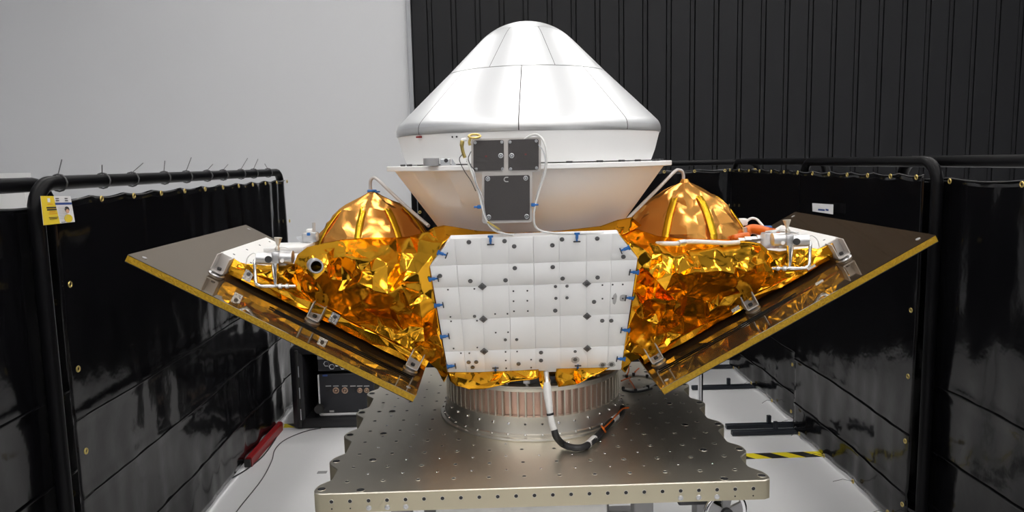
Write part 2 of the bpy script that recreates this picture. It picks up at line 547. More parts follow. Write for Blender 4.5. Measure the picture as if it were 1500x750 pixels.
def screen(name, label, A, Bp, ztop, inward, seams, feet=(), seed=1, tube=0.021, ties=0, tie_side=None,
           bottom=0.03, sag=0.012, gx=9, gz=5, tie_bottom=0, topgap=0.045):
    """a framed vinyl screen between plan points A and Bp; inward = unit vector to the visible side"""
    A = Vector((A[0], A[1], 0)); Bp = Vector((Bp[0], Bp[1], 0)); inw = Vector(inward)
    L = (Bp - A).length
    e = (Bp - A) / L
    rnd = random.Random(seed)
    mid = (A + Bp) / 2
    t = thing(name, (mid.x, mid.y, FLOOR), label, 'curtain', 'black vinyl curtain screens')
    m = MB(); m.tube(rounded_rect_path(A, Bp, ztop, FLOOR, 0.09), tube, 14); m.build('frame', M_black, t, True, 60)
    m = MB(); m.tube([A + Vector((0, 0, FLOOR + 0.07)), Bp + Vector((0, 0, FLOOR + 0.07))], 0.016, 10); m.build('bottom_rail', M_black, t, True, 60)
    # curtain
    nu, nv = int(L * 46), 56
    off = inw * (tube + 0.012)
    zt, zb = ztop - topgap, FLOOR + bottom
    vsx, fs = [], []
    for j in range(nv + 1):
        g = j / nv
        for i in range(nu + 1):
            s_ = 0.028 + (L - 0.056) * i / nu
            z = zt + (zb - zt) * g
            z -= (1 - g) * sag * abs(math.sin(s_ * PI * gx / L)) * 0.8
            q = Vector((s_ * 1.6, z * 0.7, seed * 7.3))
            d = 0.014 * noise.noise(q) + 0.006 * noise.noise(q * 3.1) + 0.0025 * noise.noise(q * 9)
            d += 0.007 * noise.noise(Vector((s_ * 9, z * 0.5, seed))) * (0.35 + (1 - g) ** 3)
            # soft vertical pleats close to the floor
            d += 0.010 * noise.noise(Vector((s_ * 6, 1.3 * z, seed + 5))) * g ** 2
            for zs in seams:
                d += 0.005 * math.exp(-((z - zs) / 0.012) ** 2)
            vsx.append(A + e * s_ + off + inw * d + Vector((0, 0, z)))
    for j in range(nv):
        for i in range(nu):
            k = j * (nu + 1) + i
            fs.append((k, k + 1, k + nu + 2, k + nu + 1))
    m = MB(); m.add(vsx, fs)
    c = m.build('curtain', M_vinyl, t, True)
    md = c.modifiers.new('thickness', 'SOLIDIFY'); md.thickness = 0.002; md.offset = -1
    # welded seams that run along the curtain
    for zs in seams:
        m = MB()
        pts = []
        for i in range(0, 41):
            s_ = 0.04 + (L - 0.08) * i / 40
            q = Vector((s_ * 1.6, zs * 0.7, seed * 7.3))
            d = 0.014 * noise.noise(q) + 0.006 * noise.noise(q * 3.1) + 0.0025 * noise.noise(q * 9) + 0.006
            d += 0.007 * noise.noise(Vector((s_ * 9, zs * 0.5, seed))) * (0.35 + (1 - (zs - zt) / (zb - zt)) ** 3)
            g = (zs - zt) / (zb - zt)
            d += 0.010 * noise.noise(Vector((s_ * 6, 1.3 * zs, seed + 5))) * g ** 2
            pts.append(A + e * s_ + off + inw * (d + 0.001) + Vector((0, 0, zs + 0.004 * math.sin(s_ * 3 + seed))))
        m.tube(pts, 0.004, 6)
        m.build('seam', M_vinyl, c, True)
    # hem cord at the top edge and brass grommets
    m = MB()
    pts = []
    for i in range(0, 121):
        s_ = 0.03 + (L - 0.06) * i / 120
        pts.append(A + e * s_ + off * 1.0 + inw * 0.004 + Vector((0, 0, zt - sag * 0.8 * abs(math.sin(s_ * PI * gx / L)) - 0.004)))
    m.tube(pts, 0.0022, 6); m.build('hem_cord', M_tie, c, True)
    rot = zalign(inw, (0, 0, 1))
    spots = []
    for i in range(gx + 1):
        spots.append((0.05 + (L - 0.1) * i / gx, zt - 0.016))
    for i in range(1, gz + 1):
        spots.append((0.045, zt + (zb - zt) * i / (gz + 0.4)))
        spots.append((L - 0.045, zt + (zb - zt) * i / (gz + 0.4)))
    for (s_, z) in spots:
        inst('grommet', GROM, A + e * s_ + off + inw * 0.022 + Vector((0, 0, z)), t, rot)
    if tie_bottom:
        for i in range(tie_bottom):
            s_ = L * (i + 0.5) / tie_bottom
            p = A + e * s_ + off + inw * 0.02 + Vector((0, 0, zb + 0.02))
            inst('grommet', GROM, p, t, rot)
            q = p + inw * (0.05 + 0.05 * rnd.random()) + e * (rnd.random() - .7) * 0.07 + Vector((0, 0, -0.005))
            m = MB(); m.tube([p, (p + q) / 2 + Vector((0, 0, .012)), q], 0.0013, 5); m.build('cable_tie', M_tie, t)
    # cable ties round the top rail, tails sticking up
    for i in range(ties):
        s_ = 0.12 + (L - 0.2) * (i + 0.3 * rnd.random()) / ties
        c0 = A + e * s_ + Vector((0, 0, ztop))
        m = MB()
        m.torus(c0, tube + 0.004, 0.003, axis=e, seg=12, rs=5)
        tip = c0 + Vector((0, 0, tube + 0.03 + 0.04 * rnd.random())) + e * (rnd.random() * 0.14 - 0.03) + inw * (rnd.random() - .5) * 0.05
        m.tube([c0 + Vector((0, 0, tube)), (c0 + tip) / 2 + Vector((0, 0, .012)), tip], 0.0018, 5)
        m.build('cable_tie', M_tie, t)
    for f in feet:
        p = A + e * f[0]
        m = MB()
        m.bbox(p + inw * (f[1] - f[2]) / 2 + Vector((0, 0, FLOOR + 0.016)), 
               (f[1] + f[2], 0.034, 0.028) if abs(inw.x) > .5 else (0.034, f[1] + f[2], 0.028), 0.005)
        m.build('foot', M_navy, t)
        if len(f) > 3:
            m = MB(); m.bbox(p + inw * f[3] + Vector((0, 0, FLOOR + 0.05)), (0.024, 0.024, 0.055), 0.004); m.build('foot_post', M_navy, t)
    return t


CT = 0.862
XL, XR = -1.545, 1.635
sl = screen('curtain_screen', 'black vinyl curtain screen left of the spacecraft with a yellow notice clipped on',
            (XL, -0.25), (XL, 2.46), CT, (1, 0, 0), (0.085, -0.185, -0.47), feet=((0.05, 0.0, 0.3), (2.66, 0.0, 0.3)), seed=3, tube=0.024, ties=10, gx=11, gz=5)
screen('curtain_screen', 'black vinyl curtain screen at the left edge, nearer than the one with the notice',
       (XL - .075, -2.3), (XL - .075, -0.05), CT - 0.004, (1, 0, 0), (0.16, -0.12, -0.47), feet=((0.05, 0, .3), (1.9, 0, .3)), seed=11, tube=0.024, ties=3, gx=6, gz=4, topgap=0.06)
sr = screen('curtain_screen', 'black vinyl curtain screen right of the spacecraft with a small white card on it',
            (XR, 0.32), (XR, 1.61), CT, (-1, 0, 0), (-0.27, -0.53), feet=((1.26, 0.40, 0.1, 0.14),), seed=5, tube=0.023, gx=6, gz=5, tie_bottom=4)
screen('curtain_screen', 'black vinyl curtain screen behind the right solar panel, next to the back screen',
       (XR + .06, 1.45), (XR + .06, 3.02), CT, (-1, 0, 0), (-0.27, -0.53), feet=((0.24, 0.46, 0.1, 0.20), (1.02, .46, .1, .2), (1.53, .26, .1)), seed=6, tube=0.021, gx=7, gz=5, tie_bottom=4)
screen('curtain_screen', 'black vinyl curtain screen at the right edge, nearest on that side',
       (XR + .075, -2.2), (XR + .075, 0.72), CT, (-1, 0, 0), (-0.05, -0.33, -0.56), feet=((0.1, 0, .3), (2.3, 0, .3)), seed=8, tube=0.024, gx=7, gz=4, topgap=0.06)
screen('curtain_screen', 'black vinyl curtain screen standing across behind the spacecraft, below the black wall',
       (-0.73, 3.14), (1.92, 3.14), CT - 0.005, (0, -1, 0), (0.1, -0.3), feet=((0.1, .3, .1), (1.4, .3, .1), (2.5, .1, .1)), seed=9, tube=0.022, gx=11, gz=5)


screen('curtain_screen', 'unseen black vinyl curtain screen added behind the camera to darken foil reflections, left half',  # both screens behind the camera are unseen, added for dark foil reflections
       (-1.62, -3.7), (0.02, -3.7), CT, (0, 1, 0), (0.1, -0.3), feet=((0.1, .3, .1), (1.5, .3, .1)), seed=15, tube=0.022, gx=7, gz=4)
screen('curtain_screen', 'unseen black vinyl curtain screen added behind the camera to darken foil reflections, right half',
       (0.08, -3.7), (1.72, -3.7), CT, (0, 1, 0), (0.1, -0.3), feet=((0.1, .3, .1), (1.5, .3, .1)), seed=16, tube=0.022, gx=7, gz=4)


# notice on the left screen
def quad_on_x(pts, X, th, mi_name, mats, parent=None, base=None):
    m = MB(); m.prism([px_(x, y, X) for x, y in pts], (th, 0, 0)); return m.build(mi_name, mats, parent, base=base)


XN = -1.475
nb = px_(65, 330, XN)
t = thing('safety_notice', (XN, nb.y, nb.z), 'yellow and white printed notice hanging at the top corner of the left curtain', 'notice')


def NQ(u, v):
    """notice coordinates 0..1 to pixels"""
    a = (59 + (103 - 59) * u, 287 + (287.5 - 287) * u)
    b = (63.5 + (109.5 - 63.5) * u, 330 + (325 - 330) * u)
    return (a[0] + (b[0] - a[0]) * v, a[1] + (b[1] - a[1]) * v)


def nq(name, u0, u1, v0, v1, mt, lift, skew=0.0):
    q = [NQ(u0, v0), NQ(u1, v0), NQ(u1 + skew, v1), NQ(u0 + skew * (1 if u0 > 0 else 0), v1)]
    m = MB(); m.prism([px_(x, y, XN) + Vector((lift, 0, 0)) for x, y in q], (0.0008, 0, 0)); m.build(name, mt, t)


nq('sheet', 0, 1, 0, 1, M_paper, 0)
nq('yellow_field', 0, 0.42, 0, 1, M_yellow, 0.0009, 0.10)
nq('colour_bar', 0.44, 0.99, 0.24, 0.32, M_ink, 0.0009)
for v, a, b_, mt in ((.28, .18, .36, M_inkred), (.385, .14, .45, M_inkblack), (.46, .15, .46, M_inkblack), (.55, .22, .42, M_inkred), (.62, .2, .46, M_inkred), (.75, .18, .48, M_inkblack), (.80, .2, .44, M_inkblack)):
    nq('print_line', a, b_, v, v + (.05 if v in (.385, .46) else .02), mt, 0.0019)
nq('logo_mark', .2, .28, .08, .22, M_paper, 0.0019)
for v in (.07, .15):
    nq('print_line', .47, .58, v, v + .035, M_tie, 0.0019); nq('print_line', .78, .87, v, v + .035, M_tie, 0.0019)
for i in range(8):
    nq('print_line', .52, .76, .40 + .06 * i, .41 + .06 * i, M_stain, 0.0019)
nq('print_line', .56, .68, .95, .97, M_tie, .0019)
# printed figure: hair, face, yellow shirt
for nm, cu, cv, ru, rv, mt, lf in (('printed_hair', .80, .50, .075, .11, M_inkblack, .0018), ('printed_face', .80, .57, .05, .08, M_skin, .0026), ('printed_shirt', .80, .84, .13, .15, M_yellow, .0018)):
    m = MB(); m.prism([px_(*NQ(cu + ru * math.cos(a_ * PI / 8), min(.99, cv + rv * math.sin(a_ * PI / 8))), XN) + Vector((lf, 0, 0)) for a_ in range(16)], (0.0006, 0, 0)); m.build(nm, mt, t)

# white card on the right screen
XC = 1.575
q = [(1190, 297.5), (1221, 299.5), (1220.5, 314), (1190.3, 309.5)]
cb = px_(1205, 312, XC)
t = thing('name_card', cb, 'small white card with blue lettering stuck on the right black curtain', 'card')
m = MB(); m.prism([px_(x, y, XC) for x, y in q], (-0.001, 0, 0)); m.build('card_sheet', M_paper, t)
for (xa, xb) in ((1199, 1208.5), (1210, 1214)):
    m = MB(); m.prism([px_(x, y, XC) + Vector((-0.0015, 0, 0)) for x, y in ((xa, 305.8), (xb, 306.6), (xb, 309), (xa, 308.2))], (-0.0006, 0, 0)); m.build('lettering', M_ink, t)

# ================================================================== FLOOR THINGS
a = pz_(1085, 657, FLOOR); b = pz_(1300, 668, FLOOR)
m = MB(); m.bbox((1.55, (a.y + b.y) / 2 - .03, FLOOR + 0.0008), (1.5, 0.075, 0.0016), 0.0004)
tag(m.build('hazard_tape', M_hazard, base=(1.55, (a.y + b.y) / 2, 0)), 'yellow and black striped tape on the white floor right of the plate', 'floor tape')
a = pz_(428, 623.5, FLOOR)
m = MB(); m.bbox((a.x - .1, a.y, FLOOR + 0.0008), (0.9, 0.07, 0.0016), 0.0004)
tag(m.build('hazard_tape', M_hazard, base=(a.x - .1, a.y, 0)), 'yellow and black striped tape on the floor behind the rack case', 'floor tape')
pts = [pz_(x, y, FLOOR + .004) for x, y in ((338, 762), (352, 742), (383, 703), (398, 675), (402, 660), (412, 648), (428, 639), (450, 631), (470, 627))]
m = MB(); m.tube(smooth_path(pts, 6), 0.0028, 6)
tag(m.build('floor_cable', M_tie, base=(pts[4].x, pts[4].y, 0)), 'thin grey cable curving over the white floor to the rack case', 'cable')
# small floor mark by the plate
a = pz_(472, 692, FLOOR)
t = thing('floor_label', (a.x, a.y, FLOOR), 'small faded grey label on the floor beside the plate', 'label')
m = MB(); m.bbox((a.x, a.y, FLOOR + .001), (.05, .03, .0015), .0003); m.build('label_sheet', M_grey, t)

# red steel bar lying under the left curtain
a = pz_(364, 684, FLOOR); b = pz_(410, 630, FLOOR)
t = thing('red_bar', (a.x, a.y, FLOOR), 'red painted steel bar on the floor below the left curtain', 'bar')
d = (b - a); e_ = d.normalized(); sd = Vector((e_.y, -e_.x, 0))
m = MB()
prof = [(-.016, .0), (.020, 0), (.020, .046), (.012, .055), (-.008, .055), (-.016, .046)]
m.prism([a + sd * u + Vector((0, 0, v)) for u, v in prof], d); m.build('bar', M_red, t)
m = MB(); m.bbox(a + e_ * -.01 + Vector((0, 0, .025)), (.034, .02, .04), .004); m.build('end_cap', M_rubber, t)
m = MB(); m.cyl(b + Vector((0, 0, .022)), b + e_ * .03 + Vector((0, 0, .022)), .02, 14); m.build('white_cap', M_white, t, True, 40)
pts = [pz_(x, y, FLOOR + .004) for x, y in ((340, 700), (362, 687), (385, 668), (402, 645), (408, 632))]
m = MB(); m.tube(smooth_path(pts, 6), 0.004, 6)
tag(m.build('ground_wire', M_blackwire, base=(pts[2].x, pts[2].y, 0)), 'dark wire lying along the red steel bar', 'cable')

# ------------------------------------------------------------------ rack case
cy = pz_(470, 628, FLOOR).y
cx0 = pz_(431, 627, FLOOR).x
cw, ch, cdp = 0.64, 0.0, 0.5
ctop = py_(440, 509, cy).z
ch = ctop - FLOOR
cxm = cx0 + cw / 2
t = thing('rack_case', (cxm, cy + cdp / 2, FLOOR), 'black moulded equipment rack case standing on the floor behind the plate', 'case')
# shell: four thick walls round an open front
wl = 0.085
m = MB()
m.bbox((cx0 + wl / 2, cy + cdp / 2, FLOOR + ch / 2), (wl, cdp, ch), 0.025)
m.bbox((cx0 + cw - wl / 2, cy + cdp / 2, FLOOR + ch / 2), (wl, cdp, ch), 0.025)
m.bbox((cxm, cy + cdp / 2, FLOOR + wl * .42), (cw - .02, cdp, wl * .84), 0.02)
m.bbox((cxm, cy + cdp / 2, FLOOR + ch - wl * .3), (cw - .02, cdp, wl * .6), 0.02)
m.bbox((cxm, cy + cdp - .02, FLOOR + ch / 2), (cw - .04, .04, ch - .04), 0.01)
m.build('shell', M_case, t, True, 35)
m = MB(); m.bbox((cx0 + .05, cy - .012, FLOOR + ch / 2), (.02, .02, ch * .94), .005); m.build('lid_gasket', M_rubber, t)
for zz in (.14, .40, .66):  # pale strips added as the specular glints on the moulded edge
    m = MB(); m.bbox((cx0 + .06, cy - .024, FLOOR + ch * zz + .03), (.006, .006, .07), .002); m.build('highlight_strip', M_alu, t)
# bright edged instrument
pl_, pr_ = py_(468, 600, cy + .03).x, cx0 + cw - wl - .01
pb, pt = py_(500, 608, cy + .03).z, py_(500, 549, cy + .03).z
m = MB(); m.bbox(((pl_ + pr_) / 2, cy + .06, (pb + pt) / 2), (pr_ - pl_, .02, pt - pb), .004); ins = m.build('instrument_panel', M_rack, t)
m = MB()
m.bbox((pl_, cy + .045, (pb + pt) / 2), (.007, .02, pt - pb), .002)
m.bbox((pr_, cy + .045, (pb + pt) / 2), (.007, .02, pt - pb), .002)
m.bbox(((pl_ + pr_) / 2, cy + .045, pb), (pr_ - pl_, .02, .016), .003)
m.build('panel_rim', M_paper, ins)
for x_, big in ((481, 0), (492, 1), (505, 1), (517, 0), (527, 2), (537, 2)):
    p = py_(x_, 572, cy + .045)
    m = MB()
    if big == 0:
        m.cyl(p + Vector((0, .004, 0)), p + Vector((0, -.002, 0)), .013, 14); m.build('round_socket', M_dark, ins)
    else:
        r_ = .016 if big == 1 else .0125
        m.torus(p, r_, .005, axis=(0, 1, 0), seg=16, rs=6); m.cyl(p + Vector((0, .004, 0)), p + Vector((0, -.012, 0)), r_ * .45, 10)
        m.build('coax_connector', M_connect, ins, True)
    p = py_(x_, 565.5, cy + .046)
    m = MB(); m.box(p, (.034, .002, .006)); m.build('panel_label', M_stain, ins)
for x_, y_, w_ in ((486, 602.5, .028), (528, 601, .02)):
    p = py_(x_, y_, cy + .046); m = MB(); m.box(p, (w_, .002, .012)); m.build('panel_label', M_stain, ins)
# upper unit with hexagonal vents
ub, ut = py_(480, 545, cy + .03).z, py_(480, 526, cy + .03).z
m = MB(); m.bbox(((pl_ + pr_) / 2, cy + .06, (ub + ut) / 2), (pr_ - pl_, .02, ut - ub), .004); vu = m.build('vent_unit', M_rack, t)
m = MB(); m.bbox(((pl_ + pr_) / 2, cy + .05, ut + .01), (pr_ - pl_, .02, .03), .004); m.build('shelf_lip', M_grey, t)
for i in range(5):
    p = py_(478 + 8 * i, 535 + (2.2 if i % 2 else -2.2), cy + .048)
    m = MB(); m.torus(p, .0165, .003, axis=(0, 1, 0), seg=6, rs=5); m.build('vent_hexagon', M_alu, vu)
p = py_(476, 550, cy + .046); m = MB(); m.box(p, (.03, .002, .012)); m.build('blue_badge', M_ink, ins)
m = MB(); p = py_(467, 600, cy - .005); m.cyl(p, p + Vector((0, .03, 0)), .028, 16); m.build('corner_bumper', M_rubber, t, True, 40)

# chrome pole behind the plate
a = py_(1026, 575, 1.0)
t = thing('chrome_pole', (a.x, 1.0, FLOOR), 'upright chrome pole standing behind the right rear corner of the plate', 'pole')
m = MB(); m.cyl((a.x, 1.0, FLOOR + .02), (a.x, 1.0, .32), 0.0125, 18); m.build('tube', M_steel2, t, True, 40)
m = MB(); m.lathe([(0, .03), (.03, .028), (.09, .012), (.10, .0), (0, 0)], (a.x, 1.0, FLOOR), 28); m.build('base', M_iron, t, True, 40)
m = MB(); m.cyl((a.x, 1.0, .32), (a.x, 1.0, .335), 0.017, 16); m.build('top_cap', M_rubber, t, True, 40)

# ================================================================== MOUNTING PLATE
S = 0.1016
TH = 0.056
plate = thing('mounting_plate', (0, 0, -TH), 'large square aluminium mounting plate with scalloped sides and a grid of holes', 'plate')
# scalloped outline: lobes on both sides
HB = 0.636
lob = [-5.95, -4.0, -1.80, 0.45, 2.70, 4.45, 5.95]


def side(sgn):
    pts = []
    n = 140
    for i in range(n + 1):
        y = -HB + 2 * HB * i / n
        d = min(abs(y / S - l) for l in lob)
        d *= S
        xin, xout = 0.606, 0.641
        if d < 0.018:
            x = xout - 0.004 * (d / 0.018) ** 2
        elif d < 0.068:
            t_ = (d - 0.018) / 0.050
            x = (xout - .004) + (xin - xout + .004) * (3 * t_ * t_ - 2 * t_ ** 3)
        else:
            x = xin
        if abs(y) > HB - 0.012:
            k_ = (abs(y) - (HB - 0.012)) / 0.012
            x = min(x, xout) - 0.012 * (1 - math.sqrt(max(0, 1 - k_ * k_)))
        pts.append((sgn * x, y))
    return pts


out = side(1) + side(-1)[::-1]
m = MB()
n = len(out)
ch_ = 0.0025
top_in = [Vector((x * (1 - ch_ / .63), y * (1 - ch_ / .63), 0)) for x, y in out]
m.add(top_in + [Vector((x, y, -ch_)) for x, y in out] + [Vector((x, y, -TH)) for x, y in out],
      [list(range(n))] + [(i, (i + 1) % n, (i + 1) % n + n, i + n) for i in range(n)], 0)
m.f += [[(i + n), ((i + 1) % n + n), ((i + 1) % n + 2 * n), (i + 2 * n)] for i in range(n)] + [list(range(2 * n, 3 * n))[::-1]]
m.m += [1] * (n + 1)
m.build('plate', [M_plate, M_plateside], plate, True, 30)

hb = MB(); hb.lathe([(.0082, .0002), (.0076, .0008), (.0062, .0008), (.0056, .0003)], (0, 0, 0), 16); hb.cyl((0, 0, .0), (0, 0, .0004), .0058, 14, 1)
HBIG = mesh_of(hb, 'hole_insert', [M_plate, M_dark])
hs = MB(); hs.lathe([(.0046, .0002), (.0040, .0008), (.0024, .0008)], (0, 0, 0), 12); hs.cyl((0, 0, .0), (0, 0, .0004), .0025, 10, 1)
HSM = mesh_of(hs, 'small_insert', [M_steel2, M_dark])
hx = MB(); hx.cyl((0, 0, .0), (0, 0, .0006), .0118, 18, 1); hx.torus((0, 0, .0004), .0118, .0008, seg=18, rs=5)
HCB = mesh_of(hx, 'counterbore', [M_plate, M_dark])
RC = Vector((0.006, 0.04, 0))         # axis of ring, bus and capsule
for i in range(12):
    for j in range(12):
        p = Vector(((i - 5.5) * S, (j - 5.5) * S, 0))
        if (p - RC).length > 0.345:
            inst('hole_insert', HBIG, p, plate)
for i in range(11):
    for j in range(11):
        p = Vector(((i - 5) * S, (j - 5) * S, 0))
        if (p - RC).length > 0.345:
            inst('small_insert', HSM, p, plate)
for sg in (-1, 1):
    for l in lob:
        inst('counterbore', HCB, (sg * 6.11 * S, l * S, 0), plate)
    for l in (-6.08, -3.98, -1.76, .48, 2.7, 4.6):
        inst('counterbore', HCB, (sg * 5.02 * S, l * S, 0), plate)
rotf = zalign((0, -1, 0))
fh = MB(); fh.cyl((0, 0, 0), (0, 0, .0006), .0058, 14, 1); fh.torus((0, 0, .0003), .0058, .0007, seg=14, rs=5)
FH = mesh_of(fh, 'edge_hole', [M_ring, M_dark])
fs_ = MB(); fs_.cyl((0, 0, 0), (0, 0, .0006), .0022, 10, 0)
FSM = mesh_of(fs_, 'edge_pin_hole', [M_dark])
hd = MB(); hd.lathe([(0.0075, 0), (.0075, .002), (.006, .003), (.0035, .003), (.0033, .0012), (0, .0012)], (0, 0, 0), 14)
HEAD = mesh_of(hd, 'edge_screw', M_steel, True, 35)
xs0 = py_(485.5, 735, -HB).x; xs1 = py_(1103.5, 715.5, -HB).x
zf = (py_(485.5, 735, -HB).z + py_(1103.5, 715.5, -HB).z) / 2
NF = 23
for i in range(NF + 1):
    x = xs0 + (xs1 - xs0) * i / NF
    inst('edge_hole', FH, (x, -HB - .0002, zf), plate, rotf)
    if i in (2, 3, 4, NF - 4, NF - 3, NF - 2):
        inst('edge_screw', HEAD, (x, -HB, zf - 0.021), plate, rotf)
    if i in (0, 1, NF - 1, NF):
        inst('edge_pin_hole', FSM, (x, -HB - .0002, zf - 0.021), plate, rotf)

# ------------------------------------------------------------------ stand below the plate
t = thing('plate_stand', (0, 0, FLOOR), 'white and grey stand carrying the mounting plate from below', 'stand')
m = MB(); m.bbox((-0.06, -.53, (-TH + FLOOR + .12) / 2 - .002), (0.5, .03, -TH - FLOOR - .125), .004); m.build('front_cover', M_white, t)
for x in (-.42, .31, .5):
    m = MB(); m.bbox((x, -.45, (-TH + FLOOR) / 2), (.06, .06, -TH - FLOOR - .002), .005); m.build('post', M_grey, t)
    m = MB(); m.bbox((x, .45, (-TH + FLOOR) / 2), (.06, .06, -TH - FLOOR - .002), .005); m.build('post', M_grey, t)
for y in (-.45, .45):
    m = MB(); m.bbox((.04, y, FLOOR + .1), (.98, .05, .05), .005); m.build('cross_beam', M_grey, t)
    m = MB(); m.bbox((.04, y + .03, -TH - .03), (.98, .04, .05), .005); m.build('top_beam', M_grey, t)
# hand wheel at the front right, below the plate
wc = py_(1062, 751, -.60)
t = thing('hand_wheel', wc, 'grey spoked hand wheel showing below the right front of the plate', 'wheel')
m = MB(); m.torus(wc, .062, .008, axis=(0.25, -1, 0), seg=40, rs=10); m.build('rim', M_steel2, t, True)
ax = Vector((0.25, -1, 0)).normalized(); rw = zalign(ax)
m = MB(); m.cyl(wc - ax * .02, wc + ax * .014, .018, 20); m.build('hub', M_iron, t, True, 40)
for k in range(5):
    a_ = k * 2 * PI / 5 + .2
    u_ = rw @ Vector((math.cos(a_), math.sin(a_), 0))
    sd_ = rw @ Vector((-math.sin(a_), math.cos(a_), 0))
    q = [wc + u_ * .015 + sd_ * .011, wc + u_ * .06 + sd_ * .017, wc + u_ * .06 - sd_ * .017, wc + u_ * .015 - sd_ * .011]
    m = MB(); m.prism([p - ax * .004 for p in q], ax * .008); m.build('spoke', M_grey, t)
m = MB(); m.cyl(wc - ax * .02, wc - ax * .16, .012, 14); m.build('shaft', M_iron, t, True, 40)
m = MB(); m.bbox(wc + Vector((-.05, .12, .012)), (.13, .09, .05), .006); m.build('gear_housing', M_iron, t)

# ================================================================== ADAPTER RING
t = thing('adapter_ring', (RC.x, RC.y, 0), 'round machined ring with a row of coppery pockets under the spacecraft', 'ring')
m = MB()
m.lathe([(.262, .0), (.336, .0), (.3375, .003), (.336, .008), (.327, .010), (.326, .018), (.322, .021)], RC, 128)
m.build('base_flange', M_ring, t, True, 30)
m = MB(); m.lathe([(.321, .020), (.319, .028), (.316, .045), (.3135, .066), (.3135, .074), (.300, .075)], RC, 128); m.build('skirt', M_ring, t, True, 40)
m = MB(); m.lathe([(.298, .072), (.298, .162)], RC, 128); m.build('pocket_wall', M_copper, t, True)
m = MB(); m.lathe([(.298, .158), (.3125, .158), (.3135, .161), (.3135, .170), (.316, .172), (.316, .177), (.27, .177)], RC, 128); m.build('top_flange', M_ring, t, True, 30)
NR = 76
rb = MB(); rb.bbox((0, 0, 0), (.0055, .016, .086), .001)
RIB = mesh_of(rb, 'rib', M_ring)
for i in range(NR):
    a_ = (i + .5) * 2 * PI / NR
    p = RC + Vector((.3058 * math.sin(a_), -.3058 * math.cos(a_), .116))
    inst('rib', RIB, p, t, Matrix.Rotation(a_, 3, 'Z'))
bt = MB(); bt.lathe([(.0045, -.002), (.0045, .002), (.003, .0035), (0, .0035)], (0, 0, 0), 10)
BOLT = mesh_of(bt, 'bolt', M_steel2, True, 40)
for i in range(36):
    a_ = (i + .25) * 2 * PI / 36
    inst('bolt', BOLT, RC + Vector((.3165 * math.sin(a_), -.3165 * math.cos(a_), .052)), t, zalign((math.sin(a_), -math.cos(a_), .15)))
    inst('bolt', BOLT, RC + Vector((.3265 * math.sin(a_), -.3265 * math.cos(a_), .0185)), t, zalign((0, 0, 1)))
cp = MB(); cp.cyl((0, 0, 0), (0, 0, .03), .006, 10); cp.bbox((0, 0, .012), (.022, .016, .012), .002)
CLAMP = mesh_of(cp, 'clamp', M_steel)
for i in range(28):
    a_ = (i + .5) * 2 * PI / 28
    inst('clamp', CLAMP, RC + Vector((.297 * math.sin(a_), -.297 * math.cos(a_), .177)), t, Matrix.Rotation(a_, 3, 'Z'))
m = MB(); m.lathe([(.25, .178), (.285, .178), (.285, .20), (.25, .20)], RC, 96); m.build('release_band', M_iron, t, True, 30)

# ================================================================== SPACECRAFT BUS
bus = thing('spacecraft_bus', (RC.x, RC.y, 0.178), 'gold foil wrapped spacecraft body with a white radiator on its front', 'spacecraft')
# inner body: a frustum that widens upward
m = MB()
lo = [(-.20, -.22), (.20, -.22), (.26, -.16), (.26, .24), (.20, .30), (-.20, .30), (-.26, .24), (-.26, -.16)]
mi_ = [(-.25, -.30), (.25, -.30), (.40, -.20), (.40, .28), (.30, .46), (-.30, .46), (-.40, .28), (-.40, -.20)]
hi = [(-.25, -.36), (.25, -.36), (.62, -.12), (.62, .30), (.30, .48), (-.30, .48), (-.62, .30), (-.62, -.12)]
m.add([(x, y, .19) for x, y in lo] + [(x, y, .42) for x, y in mi_] + [(x, y, .61) for x, y in hi],
      [list(range(8))[::-1], list(range(16, 24))] + [(i, (i + 1) % 8, (i + 1) % 8 + 8, i + 8) for i in range(8)] + [(i + 8, (i + 1) % 8 + 8, (i + 1) % 8 + 16, i + 16) for i in range(8)])
m.build('inner_body', M_amber, bus)

# ------------------------------------------------------------------ radiator
PT = py_(781, 347, -.46); PBt = py_(784, 546, -.27)
vdir = (PBt - PT).normalized()
nrad = Vector((1, 0, 0)).cross(vdir)
if nrad.y > 0:
    nrad = -nrad
nrad.normalize()


def rp(x, y, h=0.0):
    return pp_(x, y, PT, nrad) + nrad * h


def cropxy(x, y):
    return (620 + x / 3.26, 330 + y / 3.26)


outl = [(660, 350), (905, 342), (934, 378), (910, 541.5), (657, 549.5), (629.5, 389)]
m = MB(); m.prism([rp(x, y, -.002) for x, y in outl], -nrad * .02); rad = m.build('radiator_panel', M_radiator, bus)
rad['label'] = 'white radiator panel with quilted squares'
vt = [-20, 147, 275, 406, 525, 648, 778, 902, 1060]
vb = [100, 205, 294, 418, 538, 655, 783, 880, 1010]
rows_ = [((0, 10), (1043, -10)), ((35, 194), (1020, 165)), ((60, 298), (1000, 268)), ((90, 450), (975, 423)), ((115, 603), (955, 575)), ((100, 735), (980, 700))]


def linex(p, q, r, s):
    (x1, y1), (x2, y2), (x3, y3), (x4, y4) = p, q, r, s
    d = (x1 - x2) * (y3 - y4) - (y1 - y2) * (x3 - x4)
    a_ = x1 * y2 - y1 * x2; b_ = x3 * y4 - y3 * x4
    return ((a_ * (x3 - x4) - (x1 - x2) * b_) / d, (a_ * (y3 - y4) - (y1 - y2) * b_) / d)


